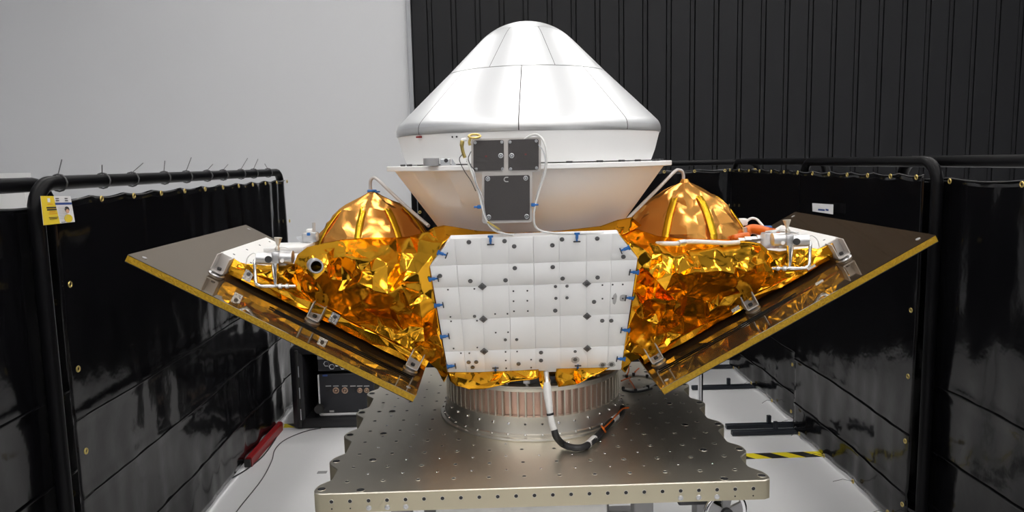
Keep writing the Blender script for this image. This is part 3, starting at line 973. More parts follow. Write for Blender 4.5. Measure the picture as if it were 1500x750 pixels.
def clip_poly(poly, clipper):
    out_ = poly
    n_ = len(clipper)
    for i in range(n_):
        a_, b_ = clipper[i], clipper[(i + 1) % n_]
        inp, out_ = out_, []
        def side_(p):
            return (b_[0] - a_[0]) * (p[1] - a_[1]) - (b_[1] - a_[1]) * (p[0] - a_[0])
        for k in range(len(inp)):
            p, q = inp[k], inp[(k + 1) % len(inp)]
            sp, sq = side_(p), side_(q)
            if sp >= 0:
                out_.append(p)
            if (sp >= 0) != (sq >= 0):
                t_ = sp / (sp - sq)
                out_.append((p[0] + (q[0] - p[0]) * t_, p[1] + (q[1] - p[1]) * t_))
        if not out_:
            return []
    return out_


def gridpt(i, j):
    return cropxy(*linex((vt[i], 55), (vb[i], 700), rows_[j][0], rows_[j][1]))


rr = random.Random(4)
for j in range(5):
    for i in range(8):
        q = [gridpt(i, j), gridpt(i + 1, j), gridpt(i + 1, j + 1), gridpt(i, j + 1)]
        q = clip_poly(q, outl)
        if len(q) < 3:
            continue
        cx_, cy_ = sum(p[0] for p in q) / len(q), sum(p[1] for p in q) / len(q)
        h = .0010 + .0006 * rr.random()
        tilt = (rr.random() - .5) * .00006
        lo_ = [rp(cx_ + (x - cx_) * .996, cy_ + (y - cy_) * .996, 0.0) for x, y in q]
        hi_ = [rp(cx_ + (x - cx_) * .955, cy_ + (y - cy_) * .955, h + tilt * (x - cx_)) for x, y in q]
        n = len(q)
        mm = MB()
        back = [p - nrad * .0035 for p in lo_]
        mm.add(back + lo_ + hi_ + [rp(cx_, cy_, h * 1.25)],
               [(k, (k + 1) % n, (k + 1) % n + n, k + n) for k in range(n)] + [(k + n, (k + 1) % n + n, (k + 1) % n + 2 * n, k + 2 * n) for k in range(n)] +
               [(k + 2 * n, (k + 1) % n + 2 * n, 3 * n) for k in range(n)])
        mm.build('radiator_square', M_radiator, rad, True, 50)
Rr = zalign(nrad, (1, 0, 0))
sc = MB(); sc.lathe([(.0068, 0), (.0068, .0015), (.005, .0022), (.0046, .0012), (.003, .0012), (.003, .0026), (0, .0026)], (0, 0, 0), 14)
SCREW = mesh_of(sc, 'screw', M_screw, True, 35)
dt = MB(); dt.lathe([(.0028, 0), (.0028, .001), (0, .0014)], (0, 0, 0), 10)
DOT = mesh_of(dt, 'rivet', M_iron, True, 35)
di = MB(); di.bbox((0, 0, .0015), (.0185, .0185, .004), .001, Matrix.Rotation(PI / 4, 3, 'Z')); di.torus((0, 0, .0032), .0052, .0016, seg=14, rs=6, mi=1); di.cyl((0, 0, .002), (0, 0, .005), .003, 10, 1)
DIA = mesh_of(di, 'diamond_fitting', [M_screw, M_iron], True, 35)
big = [(218, 78), (388, 73), (434, 98), (616, 93), (662, 65), (830, 61), (955, 148), (437, 202), (618, 197), (665, 252), (832, 247), (80, 239), (225, 264), (393, 260), (630, 405), (815, 363), (455, 659), (562, 605), (562, 643), (725, 638), (856, 664), (898, 662), (854, 453), (897, 453), (217, 651), (253, 650), (236, 675)]
med = [(631, 290), (686, 288), (633, 346), (686, 344), (725, 600), (392, 544), (446, 543), (245, 432)]
small = [(118, 305), (244, 301), (430, 312), (497, 310), (431, 360), (497, 358), (433, 408), (499, 407), (343, 421), (402, 420), (346, 510), (405, 508), (130, 435), (133, 456), (257, 453), (145, 586), (258, 581), (180, 608), (220, 608), (393, 602), (448, 600), (394, 643), (515, 639), (515, 677), (396, 680), (855, 283), (904, 281), (952, 280), (855, 348), (904, 347), (952, 347)]
for x, y in big:
    inst('screw', SCREW, rp(*cropxy(x, y), .0026), rad, Rr)
for x, y in med:
    inst('screw', SCREW, rp(*cropxy(x, y), .0026), rad, Rr, (.75, .75, .9))
for x, y in small:
    inst('rivet', DOT, rp(*cropxy(x, y), .0026), rad, Rr)
for x, y in [(282, 290), (287, 446), (291, 599), (780, 276), (782, 432), (783, 586)]:
    inst('diamond_fitting', DIA, rp(*cropxy(x, y), .0016), rad, Rr)
for x, y, a_, b_ in ((913, 350, .006, .018), (953, 345, .010, .011), (725, 640, .011, .011), (856, 664, .010, .009), (898, 662, .011, .010)):
    m = MB(); m.prism([rp(*cropxy(x, y), .0029) + (Rr @ Vector((a_ * math.cos(k * PI / 7) * (1 + .3 * rr.random()), b_ * math.sin(k * PI / 7) * (1 + .3 * rr.random()), 0))) for k in range(14)], nrad * .0004)
    m.build('adhesive_smear', M_stain, rad)
# blue clips round the edge
cl = MB(); cl.bbox((0, 0, .004), (.016, .008, .008), .002); cl.bbox((-.009, 0, .004), (.006, .016, .005), .0015); cl.cyl((.006, 0, .004), (.018, 0, .004), .0028, 8)
cl2 = MB(); cl2.bbox((.0165, 0, .006), (.0035, .021, .004), .001, None, 0)
CLIP = mesh_of(cl, 'blue_clip', M_blue, True, 35)
PIN = mesh_of(cl2, 'pin', M_iron)
cen = rp(783, 447)
for x, y in [(86, 130), (45, 252), (70, 377), (98, 526), (130, 668), (345, 694), (737, 683), (947, 633), (968, 496), (990, 343), (1010, 220), (967, 107), (733, 48), (321, 62)]:
    p = rp(*cropxy(x, y), .002)
    dx = cropxy(x, y)[0] - 783; dyy = cropxy(x, y)[1] - 447
    if abs(dyy) > 88 and abs(dx) < 110:
        inward_ = Vector((0, 0, 1)) if dyy > 0 else Vector((0, 0, -1))
    elif y < 140:
        inward_ = Vector((-dx, 0, -60)).normalized()
    else:
        inward_ = Vector((1 if dx < 0 else -1, 0, .12))
    R_ = zalign(nrad, inward_)
    o = inst('blue_clip', CLIP, p, rad, R_)
    inst('clip_pin', PIN, p, rad, R_)


# ------------------------------------------------------------------ crumpled foil
def foil(name, outline, inner, mt, parent, nrand, amp, seed, fine=1, jitter=0.0, label=None, smooth_angle=None):
    rnd = random.Random(seed)
    ctrl = [(x, y, Y) for x, y, Y in outline] + [(x, y, Y) for x, y, Y in inner]
    no = len(outline)
    v2 = [Vector((x, y)) for x, y, Y in ctrl]
    edges = [(i, (i + 1) % no) for i in range(no)]
    res = delaunay_2d_cdt(v2, edges, [list(range(no))], 1, 1e-4)
    rv, rf = res[0], res[2]
    orig = res[3]
    dep = []
    for i, p in enumerate(rv):
        if orig[i]:
            dep.append(ctrl[orig[i][0]][2])
        else:
            j = min(range(len(ctrl)), key=lambda k: (v2[k] - p).length)
            dep.append(ctrl[j][2])

    def interp(p):
        for f in rf:
            a_, b_, c_ = (rv[k] for k in f[:3])
            d = (b_.y - c_.y) * (a_.x - c_.x) + (c_.x - b_.x) * (a_.y - c_.y)
            if abs(d) < 1e-9:
                continue
            l1 = ((b_.y - c_.y) * (p.x - c_.x) + (c_.x - b_.x) * (p.y - c_.y)) / d
            l2 = ((c_.y - a_.y) * (p.x - c_.x) + (a_.x - c_.x) * (p.y - c_.y)) / d
            l3 = 1 - l1 - l2
            if min(l1, l2, l3) > -1e-6:
                return dep[f[0]] * l1 + dep[f[1]] * l2 + dep[f[2]] * l3
        return None
    xs = [p.x for p in v2]; ys = [p.y for p in v2]
    pts = [(p.x, p.y, d) for p, d in zip(rv, dep)]
    tries = 0
    # new points cluster near ridges so that large flat facets survive
    while nrand > 0 and tries < 20000:
        tries += 1
        p = Vector((rnd.uniform(min(xs), max(xs)), rnd.uniform(min(ys), max(ys))))
        dens = noise.noise(Vector((p.x * .018, p.y * .018, seed)))
        if rnd.random() > 0.25 + 1.3 * max(0, dens + .15):
            continue
        Y = interp(p)
        if Y is None:
            continue
        mind = min((Vector((q[0], q[1])) - p).length for q in pts)
        if mind < 5.0:
            continue
        pts.append((p.x, p.y, Y + rnd.gauss(0, amp)))
        nrand -= 1
    v2 = [Vector((q[0], q[1])) for q in pts]
    ring_idx = []
    for i in range(no):
        k = min(range(len(pts)), key=lambda kk: (v2[kk] - Vector(outline[i][:2])).length)
        ring_idx.append(k)
    edges = [(ring_idx[i], ring_idx[(i + 1) % no]) for i in range(no)]
    res = delaunay_2d_cdt(v2, edges, [ring_idx], 1, 1e-4)
    rv, rf, orig = res[0], res[2], res[3]
    V = []
    for i, p in enumerate(rv):
        Y = pts[orig[i][0]][2] if orig[i] else -.3
        V.append(py_(p.x, p.y, Y))
    bm = bmesh.new()
    bv = [bm.verts.new(p) for p in V]
    for f in rf:
        try:
            bm.faces.new([bv[k] for k in f])
        except ValueError:
            pass
    for _ in range(fine):
        bmesh.ops.subdivide_edges(bm, edges=bm.edges[:], cuts=1, use_grid_fill=True, smooth=(0.32 if _ == 0 else 0.15))
        bmesh.ops.triangulate(bm, faces=bm.faces[:])
        for v in bm.verts:
            if not v.is_boundary:
                q = v.co * 40
                v.co += Vector((noise.noise(q), noise.noise(q + Vector((9, 3, 1))), noise.noise(q + Vector((2, 8, 5))))) * jitter
    bm.verts.index_update()
    m_ = MB(); m_.add([v.co.copy() for v in bm.verts], [[v.index for v in f.verts] for f in bm.faces])
    bm.free()
    o_ = m_.build(name, mt, parent, smooth_angle is not None, smooth_angle)
    md_ = o_.modifiers.new('thickness', 'SOLIDIFY'); md_.thickness = 0.0015; md_.offset = -1
    if label:
        o_['label'] = label
    return o_


L_out = [(662, 346, -.42), (648, 357, -.45), (634, 382, -.435), (629.5, 391, -.425), (634, 420, -.40), (638, 450, -.375), (643, 480, -.35), (649, 512, -.315), (656, 549, -.275),
         (650, 560, -.26), (640, 541, -.25), (628, 531, -.25), (612, 526, -.25), (597, 513, -.25), (575, 500, -.255), (550, 488, -.255), (520, 473, -.255), (500, 463, -.255),
         (480, 452, -.255), (455, 440, -.255), (440, 428, -.26), (433, 402, -.30), (431, 385, -.32), (436, 373, -.30), (450, 362, -.25), (470, 357, -.2), (500, 351, -.16), (540, 348, -.14),
         (580, 348, -.14), (600, 346, -.16), (620, 341, -.22), (640, 338, -.3)]
L_in = [(448, 395, -.385), (455, 375, -.37), (478, 372, -.37), (480, 400, -.39), (462, 410, -.38), (440, 390, -.35), (463, 389, -.395), (492, 430, -.31), (475, 432, -.30), (468, 418, -.35), (450, 408, -.33),
        (505, 376, -.385), (530, 398, -.40), (545, 423, -.43), (515, 408, -.345), (500, 388, -.34), (484, 408, -.36), (525, 414, -.39), (520, 380, -.41), (545, 405, -.43),
        (585, 384.5, -.375), (570, 361, -.30), (614, 351, -.34), (611, 371, -.37), (624, 385, -.435), (542, 384, -.42), (588, 418, -.485), (567, 387, -.41), (587, 401, -.395), (612, 400, -.43), (620, 430, -.405),
        (590, 371, -.37), (560, 372, -.35), (520, 366, -.28), (490, 363, -.27), (546, 424, -.47), (632, 438, -.40), (568, 430, -.465), (500, 440, -.29), (530, 442, -.32), (552, 452, -.385), (580, 459, -.39), (618, 466, -.385),
        (560, 440, -.43), (600, 447, -.425), (545, 459, -.30), (575, 466, -.29), (612, 473, -.30), (515, 458, -.28), (545, 474, -.265), (570, 480, -.262), (590, 484, -.265), (606, 500, -.262), (600, 478, -.27), (622, 500, -.27), (632, 480, -.33), (636, 510, -.295), (620, 480, -.275)]
foil('foil_blanket', L_out, L_in, M_gold, bus, 60, .0055, 21, fine=3, jitter=.0007, smooth_angle=25, label='crumpled gold foil left of the radiator')

R_out = [(898, 334, -.42), (908, 343, -.455), (921, 359, -.445), (934, 378, -.43), (932, 400, -.41), (928, 425, -.39), (925, 450, -.37), (920, 480, -.34), (915, 510, -.31), (910, 541, -.275), (916, 546, -.26),
         (925, 530, -.25), (945, 521, -.25), (958, 513, -.25), (975, 504, -.25), (1000, 491, -.255), (1025, 479, -.255), (1050, 467, -.255), (1075, 454, -.255), (1090, 442, -.255), (1105, 432, -.26),
         (1130, 420, -.26), (1155, 406, -.26), (1182, 391, -.26), (1160, 382, -.25), (1140, 372, -.25), (1126, 367, -.26), (1113, 356, -.24), (1085, 352, -.2), (1040, 350, -.16), (1000, 349, -.14), (965, 346, -.16), (940, 338, -.22), (920, 331, -.3)]
R_in = [(950, 358, -.33), (970, 372, -.385), (990, 399, -.46), (955, 379, -.43), (945, 366, -.43), (936, 386, -.43), (945, 400, -.395), (950, 397, -.435), (962, 410, -.43), (975, 425, -.42), (972, 432, -.39), (948, 420, -.36),
        (945, 440, -.385), (940, 446, -.41), (960, 437, -.42), (975, 440, -.43), (990, 440, -.43), (998, 447, -.42), (1016, 384, -.37), (1017, 398, -.46), (1000, 375, -.36), (1008, 366, -.29), (1046, 382, -.40), (1030, 366, -.30), (1050, 364, -.30),
        (1098, 381, -.385), (1112, 360, -.28), (1078, 391, -.43), (1055, 396, -.46), (1030, 399, -.465), (1075, 400, -.455), (1094, 398, -.42), (1120, 385, -.33), (1127, 376, -.29), (1110, 400, -.34),
        (1000, 425, -.36), (1030, 425, -.35), (1060, 425, -.335), (1080, 418, -.36), (1088, 428, -.30), (1005, 447, -.33), (1035, 441, -.30), (1060, 436, -.285), (960, 458, -.32), (942, 468, -.33), (930, 458, -.37),
        (965, 472, -.31), (1000, 464, -.315), (1040, 456, -.30), (1070, 447, -.285), (985, 482, -.265), (960, 492, -.275), (940, 503, -.275), (925, 500, -.30), (1120, 410, -.29), (1140, 402, -.28), (1150, 392, -.27)]
foil('foil_blanket', R_out, R_in, M_gold, bus, 60, .0055, 33, fine=3, jitter=.0007, smooth_angle=25, label='crumpled gold foil right of the radiator')
DL = [(350, 384, -.252), (362, 386.5, -.256), (375, 387, -.262), (390, 389, -.262), (410, 388, -.262), (434, 386, -.27), (438, 400, -.29), (442, 428, -.275), (452, 440, -.262), (430, 431, -.262), (400, 416, -.262), (370, 401.5, -.262), (346, 391, -.256)]
foil('foil_blanket', DL, [(385, 400, -.285), (400, 395, -.275), (412, 404, -.30), (420, 394, -.285), (425, 414, -.295), (405, 410, -.285), (370, 394, -.272), (430, 402, -.275)], M_gold, bus, 12, .003, 51, fine=3, jitter=.0005, label='gold foil under the left thruster', smooth_angle=25)
DR = [(1220, 356, -.252), (1199, 364.5, -.256), (1185, 363, -.262), (1165, 365, -.262), (1142, 368, -.262), (1124, 366, -.27), (1121, 385, -.29), (1110, 428, -.27), (1128, 421, -.262), (1160, 405, -.262), (1190, 389, -.262), (1226, 370, -.256)]
foil('foil_blanket', DR, [(1135, 380, -.30), (1145, 375, -.29), (1140, 395, -.305), (1152, 388, -.28), (1165, 380, -.29), (1178, 375, -.275), (1195, 375, -.272), (1130, 405, -.285), (1150, 399, -.275)], M_gold, bus, 12, .003, 52, fine=3, jitter=.0005, label='gold foil under the right thruster', smooth_angle=25)
# foil skirts hanging below the radiator, over the ring
S1 = [(655, 545, -.30), (700, 545, -.285), (750, 543, -.285), (789, 541, -.28), (790, 553, -.30), (780, 556, -.31), (748, 559, -.32), (735, 564, -.325), (710, 570, -.33), (690, 571, -.33), (668, 565, -.325), (659, 558, -.31)]
foil('foil_skirt', S1, [(690, 557, -.335), (720, 555, -.33), (670, 553, -.32), (705, 563, -.345), (750, 551, -.315)], M_gold, bus, 10, .006, 5, fine=2, jitter=.002, smooth_angle=28, label='loose gold foil flap below the radiator on the left')
S2 = [(815, 540, -.28), (850, 539, -.28), (893, 538, -.29), (880, 546, -.31), (862, 553, -.32), (845, 563, -.33), (818, 567, -.33), (813, 555, -.31)]
foil('foil_skirt', S2, [(835, 550, -.335), (860, 545, -.31), (830, 558, -.345)], M_gold, bus, 7, .006, 6, fine=2, jitter=.002, smooth_angle=28, label='loose gold foil flap below the radiator on the right')
S3 = [(789, 543, -.28), (800, 543, -.28), (806, 556, -.31), (800, 574, -.335), (795, 570, -.335), (790, 560, -.32)]
foil('foil_skirt', S3, [(797, 556, -.325)], M_gold, bus, 4, .004, 8, fine=2, jitter=.001, smooth_angle=28, label='narrow gold foil strip beside the white cable')
# foil collar round the foot of the white cone
C1 = [(618, 343, -.20), (636, 333, -.27), (650, 330, -.30), (700, 338, -.34), (760, 341, -.36), (820, 338, -.36), (880, 331, -.33), (905, 322, -.30), (925, 318, -.24), (940, 330, -.22), (920, 340, -.40), (905, 346, -.445), (860, 346, -.45), (783, 349, -.452), (700, 351, -.45), (660, 353, -.445), (640, 352, -.40)]
foil('foil_blanket', C1, [(680, 343, -.40), (740, 345, -.42), (830, 342, -.41), (880, 338, -.40), (645, 343, -.35), (915, 333, -.34)], M_gold, bus, 25, .006, 12, fine=2, jitter=.0016, smooth_angle=28, label='gold foil collar between the radiator and the white cone')


# ------------------------------------------------------------------ foil covered domes
def dome(px0, py0, Yc, prof, seed, label, tapes, side):
    ap = py_(px0, py0, Yc)
    t_ = thing('tank_dome', (ap.x, Yc, ap.z - prof[-1][1]), label, 'tank cover', 'amber foil domes')
    rnd = random.Random(seed)
    na = 26
    rings = []
    angs = [k * 2 * PI / na + rnd.uniform(-.06, .06) for k in range(na)]
    prf = []
    for (r1, h1), (r2, h2) in zip(prof[:-1], prof[1:]):
        prf.append((r1, h1)); prf.append(((r1 + r2) / 2 * 1.01, (h1 + h2) / 2))
    prf.append(prof[-1])
    vs_ = []
    for ir, (r_, h_) in enumerate(prf):
        for k in range(na):
            a_ = angs[k] + rnd.uniform(-.035, .035)
            pl = 1 + (0.018 * math.sin(a_ * 7 + seed) + 0.02 * rnd.gauss(0, 1)) * min(1, ir / 2)
            vs_.append(ap + Vector((r_ * pl * math.sin(a_), -r_ * pl * math.cos(a_), -h_ + rnd.uniform(-.003, .003) * (ir > 0))))
    fs2 = []
    for i in range(len(prf) - 1):
        for k in range(na):
            a1, b1, c1, d1 = i * na + k, i * na + (k + 1) % na, (i + 1) * na + (k + 1) % na, (i + 1) * na + k
            if rnd.random() < .5:
                fs2 += [(a1, b1, c1), (a1, c1, d1)]
            else:
                fs2 += [(a1, b1, d1), (b1, c1, d1)]
    fs2.append(list(range(na)))
    bm = bmesh.new()
    bv = [bm.verts.new(p) for p in vs_]
    for f in fs2:
        bm.faces.new([bv[k] for k in f])
    bmesh.ops.subdivide_edges(bm, edges=bm.edges[:], cuts=1, use_grid_fill=True, smooth=.35)
    for v in bm.verts:
        q = v.co * 22
        v.co += Vector((noise.noise(q), noise.noise(q + Vector((9, 3, 1))), noise.noise(q + Vector((2, 8, 5))))) * .0055
    bm.verts.index_update()
    m_ = MB(); m_.add([v.co.copy() for v in bm.verts], [[v.index for v in f.verts] for f in bm.faces]); bm.free()
    m_.build('film_cover', M_amber, t_, True, 15)
    # tape strips running down the film
    def rad_at(h):
        for (r1, h1), (r2, h2) in zip(prof[:-1], prof[1:]):
            if h1 <= h <= h2:
                return r1 + (r2 - r1) * (h - h1) / (h2 - h1)
        return prof[-1][0]
    for a_, h1, h2, wd_ in tapes:
        m_ = MB(); V, Fq = [], []
        ns = 9
        for i in range(ns + 1):
            h = h1 + (h2 - h1) * i / ns
            r_ = rad_at(h) * 1.0 + .0065 + rnd.uniform(-.0010, .0010)
            for kk in (-1, 0, 1):
                aa = a_ + kk * wd_ * .8 / r_ / 2
                V.append(ap + Vector((r_ * math.sin(aa), -r_ * math.cos(aa), -h + rnd.uniform(-.002, .002) + 0)))
        for i in range(ns):
            for kk in range(2):
                Fq.append((i * 3 + kk, i * 3 + kk + 1, i * 3 + kk + 4, i * 3 + kk + 3))
        m_.add(V, Fq)
        o_ = m_.build('tape_strip', M_tape, t_, True, 20)
        md_ = o_.modifiers.new('thickness', 'SOLIDIFY'); md_.thickness = 0.0012; md_.offset = -1
    m_ = MB(); m_.lathe([(0, .012), (.012, .012), (.016, .004), (.02, -.004), (.02, -.012)], ap, 16); m_.build('neck', M_amber, t_, True, 40)
    if side < 0:
        m_ = MB(); m_.torus(ap + Vector((0, 0, .008)), .013, .005, seg=16, rs=8); m_.bbox(ap + Vector((.02, -.008, .005)), (.02, .008, .006), .002); m_.build('blue_band', M_blue, t_, True, 40)
    return t_, ap


profL = [(.016, 0), (.118, .052), (.168, .105), (.208, .17), (.215, .215)]
dl, apL = dome(545, 283, .10, profL, 3, 'amber film covered dome left of the white cone', ((-.95, .055, .20, .028), (-.12, .045, .21, .03), (.60, .05, .20, .030), (1.25, .05, .19, .02)), -1)
profR = [(.02, 0), (.122, .056), (.170, .108), (.210, .17), (.218, .23)]
dr, apR = dome(1003, 267, .10, profR, 8, 'amber film covered dome right of the white cone', ((-.55, .05, .22, .03), (.22, .045, .23, .032), (1.05, .05, .2, .03)), 1)


# vent tubes that arch from each dome to the cone's foot
def vent(pts, label):
    P = smooth_path([py_(x, y, Y) for x, y, Y in pts], 6)
    m_ = MB(); m_.tube(P, .0058, 10)
    o_ = m_.build('vent_tube', M_beige, base=(P[0].x, P[0].y, P[0].z + Z0), smooth=True, angle=60)
    tag(o_, label, 'pipe', 'vent tubes')


vent([(543, 281, .10), (542.5, 272, .10), (543, 264, .095), (547, 260.5, .09), (553, 263, .07), (575, 284, .0), (600, 307, -.08), (628, 331, -.17)], 'pale tube arching from the left amber dome down to the white cone')
vent([(1001, 266, .10), (1001, 257, .10), (999, 251, .095), (994, 249, .09), (988, 251.5, .07), (968, 272, .0), (945, 295, -.08), (919, 321, -.17)], 'pale tube arching from the right amber dome down to the white cone')

# ================================================================== SOLAR PANELS AND SIDE DECKS
ANG = math.radians(28.65)


def DK(s, t_, h, Y):
    """side s, t along the slope from the inner edge, h above the solar panel"""
    return Vector((s * .3625 + s * math.cos(ANG) * t_ - s * math.sin(ANG) * h, Y, .2195 + math.sin(ANG) * t_ + math.cos(ANG) * h))


def slab(m_, s, t0, t1, h0, h1, y0_, y1_, mi=0):
    q = [DK(s, t0, h0, y0_), DK(s, t1, h0, y0_), DK(s, t1, h1, y0_), DK(s, t0, h1, y0_)]
    m_.prism(q, (0, y1_ - y0_, 0), mi)
    return m_


for s, word in ((-1, 'left'), (1, 'right')):
    e1 = (DK(s, 1, 0, 0) - DK(s, 0, 0, 0)).normalized()
    nn = (DK(s, 0, 1, 0) - DK(s, 0, 0, 0)).normalized()
    RT = Matrix((e1, Vector((0, 1, 0)) if s > 0 else Vector((0, 1, 0)), nn)).transposed()
    Rb = Matrix((e1, nn.cross(e1), nn)).transposed()
    # solar panel
    sp = thing('solar_panel', DK(s, .45, -.02, .045), 'tilted mirror dark solar panel with yellow honeycomb edge on the %s' % word, 'solar panel', 'solar panels')
    m = MB(); slab(m, s, 0, .917, -.0015, 0, -.470, .560); m.build('face_sheet', M_panel, sp)
    m = MB(); slab(m, s, 0.0005, .9165, -.0205, -.0017, -.4695, .5595); m.build('honeycomb_core', M_core, sp)
    m = MB(); slab(m, s, 0, .917, -.0225, -.0207, -.470, .560); m.build('back_sheet', M_rack, sp)
    for (tt, yy) in ((.885, -.43), (.885, .51), (.03, -.43), (.03, .51)):
        m = MB(); c_ = DK(s, tt, 0, yy); m.cyl(c_, c_ + nn * .0015, .007, 16); m.build('edge_fastener', M_grey, sp)
    # fine harness lines along the panel
    m = MB(); m.tube([DK(s, .03, .003, -.33), DK(s, .30, .003, -.335), DK(s, .52, .003, -.33)], .0022, 6); m.build('panel_wire', M_black, sp, True)
    m = MB(); m.tube([DK(s, .03, .003, -.345), DK(s, .28, .003, -.35), DK(s, .50, .003, -.34)], .0022, 6); m.build('panel_wire', M_black, sp, True)

    # side deck
    dk = thing('side_deck', DK(s, .35, .022, .03), 'foil edged white side deck bolted above the %s solar panel' % word, 'deck', 'side decks')
    m = MB(); slab(m, s, 0.01, .735, .018, .058, -.225, .24); m.build('deck_core', M_amber, dk)
    m = MB(); slab(m, s, .42, .747, .0585, .0635, -.236, .243); m.build('white_top', M_white, dk)
    # crumpled foil on the front edge, wrinkled grid
    rnd = random.Random(40 + s)
    m = MB(); V, Fq = [], []
    NA, NB = 15, 3
    for i in range(NA + 1):
        tt = .005 + .695 * i / NA
        for j in range(NB + 1):
            hh = .0135 + (.0475 if tt > .60 else .054) * j / NB
            dy = -.243 - .010 * math.sin(j / NB * PI) + rnd.gauss(0, .0022)
            V.append(DK(s, tt + rnd.uniform(-.004, .004), hh + (rnd.gauss(0, .0025) if 0 < j else 0), dy))
    for i in range(NA):
        for j in range(NB):
            a1, b1, c1, d1 = i * (NB + 1) + j, (i + 1) * (NB + 1) + j, (i + 1) * (NB + 1) + j + 1, i * (NB + 1) + j + 1
            if rnd.random() < .5:
                Fq += [(a1, b1, c1), (a1, c1, d1)]
            else:
                Fq += [(a1, b1, d1), (b1, c1, d1)]
    m.add(V, Fq)
    o = m.build('edge_foil', M_gold, dk)
    md = o.modifiers.new('thickness', 'SOLIDIFY'); md.thickness = .004; md.offset = -1
    # white top screws
    for tt in (.50, .58, .66, .72):
        for yy in (-.19, -.06, .08, .2):
            inst('screw', SCREW, DK(s, tt, .0635, yy), dk, zalign(nn), (.6, .6, .6))
    # hold down brackets
    for tt in (.722, .392, .045):
        def L(a_, b_, c_):            # local: along slope, along Y, along normal
            return DK(s, tt + a_, c_, b_)
        m = MB()
        for q0, q1 in ((-.021, -.018), (.018, .021)):
            slab(m, s, tt + q0, tt + q1, .012, .066, -.285, -.235)
        slab(m, s, tt - .021, tt + .021, .012, .016, -.285, -.235)
        slab(m, s, tt - .021, tt + .021, .012, .066, -.250, -.246)
        bk = m.build('bracket', M_beige, dk)
        m = MB(); c_ = DK(s, tt, .0, -.265); m.lathe([(0, 0), (.024, 0), (.026, .003), (.022, .006), (.010, .008), (.010, .013), (0, .013)], (0, 0, 0), 24)
        m.v = [c_ + Rb @ v for v in m.v]
        m.build('foot_pad', M_steel, bk, True, 35)
        m = MB(); c_ = DK(s, tt, .018, -.268); m.cyl(c_, c_ + nn * .008, .007, 6); m.build('bolt', M_iron, bk)
    # silver tape tabs with a screw
    for tt in (.635, .335) if s < 0 else (.62, .345):
        m = MB(); slab(m, s, tt - .014, tt + .014, .024, .058, -.262, -.259); tb = m.build('silver_tab', M_foilsilver, dk)
        p = DK(s, tt, .047, -.262); inst('screw', SCREW, p, tb, zalign((0, -1, 0)))


# ================================================================== THRUSTERS
def thruster(label, px0, sgn, Y):
    """px0: pixels of body centre; sgn: +1 mirror to the right"""
    def P(dx, dy, dY=0.0):
        return py_(px0[0] + sgn * dx, px0[1] + dy, Y + dY)
    b0 = P(0, 33)
    t_ = thing('thruster', b0, label, 'thruster', 'thruster assemblies')
    m_ = MB(); m_.tube([P(-29, 1), P(-28, 1), P(-5, 2), P(-4, 2)], [.014, .019, .019, .014], 18); m_.build('valve_body', M_steel, t_, True, 35)
    m_ = MB(); m_.tube([P(3, -1, .01), P(4, -1, .01), P(24, 0, .01), P(25, 0, .01)], [.014, .021, .021, .014], 18); m_.build('valve_body', M_steel, t_, True, 35)
    m_ = MB(); m_.bbox(P(0, 0), (.024, .03, .036), .004); m_.build('manifold', M_steel, t_, True, 35)
    m_ = MB(); m_.cyl(P(-12, 3, -.015), P(-12, 3, -.022), .011, 16); m_.build('port', M_dark, t_)
    m_ = MB(); m_.cyl(P(8, 5, -.012), P(8, 5, -.02), .006, 12); m_.build('port_plug', M_white, t_)
    m_ = MB(); m_.tube([P(1, -10), P(1, -13), P(2, -17), P(2.5, -29)], [.007, .008, .004, .0125], 16); m_.build('nozzle', M_ring, t_, True, 35)
    m_ = MB(); m_.tube([P(-2, 8), P(-2, 22), P(-1, 42, -.01)], [.013, .009, .0055], 12); m_.build('down_pipe', M_steel2, t_, True, 50)
    pth = smooth_path([P(-31, 4, .0), P(-32, 8, -.005), P(-31, 22, -.01), P(-30, 36, -.02), P(-27, 40, -.02), P(-20, 42, -.02), P(-1, 42, -.02), P(28, 42, -.01)], 6)
    m_ = MB(); m_.tube(pth, .0055, 10); m_.build('pipe_loop', M_steel2, t_, True, 60)
    m_ = MB(); m_.cyl(P(4, 42, -.02), P(8, 42, -.02), .0085, 8); m_.cyl(P(14, 42, -.02), P(18, 42, -.02), .008, 8); m_.build('pipe_fitting', M_steel, t_)
    pth = smooth_path([P(-27, -2), P(-34, -6), P(-42, 0), P(-45, 10)], 6)
    m_ = MB(); m_.tube(pth, .0018, 6); m_.build('sensor_wire', M_whitewire, t_, True)
    pth = smooth_path([P(22, -10), P(10, -15), P(-8, -11), P(-18, -6)], 6)
    m_ = MB(); m_.tube(pth, .0016, 6); m_.build('sensor_wire', M_whitewire, t_, True)
    m_ = MB(); m_.bbox(P(6, 8, .03), (.05, .03, .02), .004); m_.build('mount_block', M_steel, t_)
    return t_


thruster('silver thruster assembly with a pipe loop on the left side deck', (405, 377), 1, -.285)
thruster('silver thruster assembly with a pipe loop on the right side deck', (1155, 351), -1, -.285)
# round black aperture in the left foil
c = py_(463, 390, -.425)
t = thing('aperture_tube', c, 'round black aperture tube poking out of the left gold foil', 'tube')
q = (CAM - c).normalized(); q = Vector((q.x + .12, q.y, q.z - .08)).normalized()
m = MB(); m.lathe([(.016, .004), (.0205, .004), (.022, .0), (.022, -.05)], (0, 0, 0), 28); Rq = zalign(q)
m.v = [c + Rq @ v for v in m.v]; m.build('rim', M_steel, t, True, 35)
m = MB(); m.lathe([(.017, .003), (.0165, -.045), (0, -.045)], (0, 0, 0), 28); m.v = [c + Rq @ v for v in m.v]; m.build('bore', M_dark, t, True, 35)

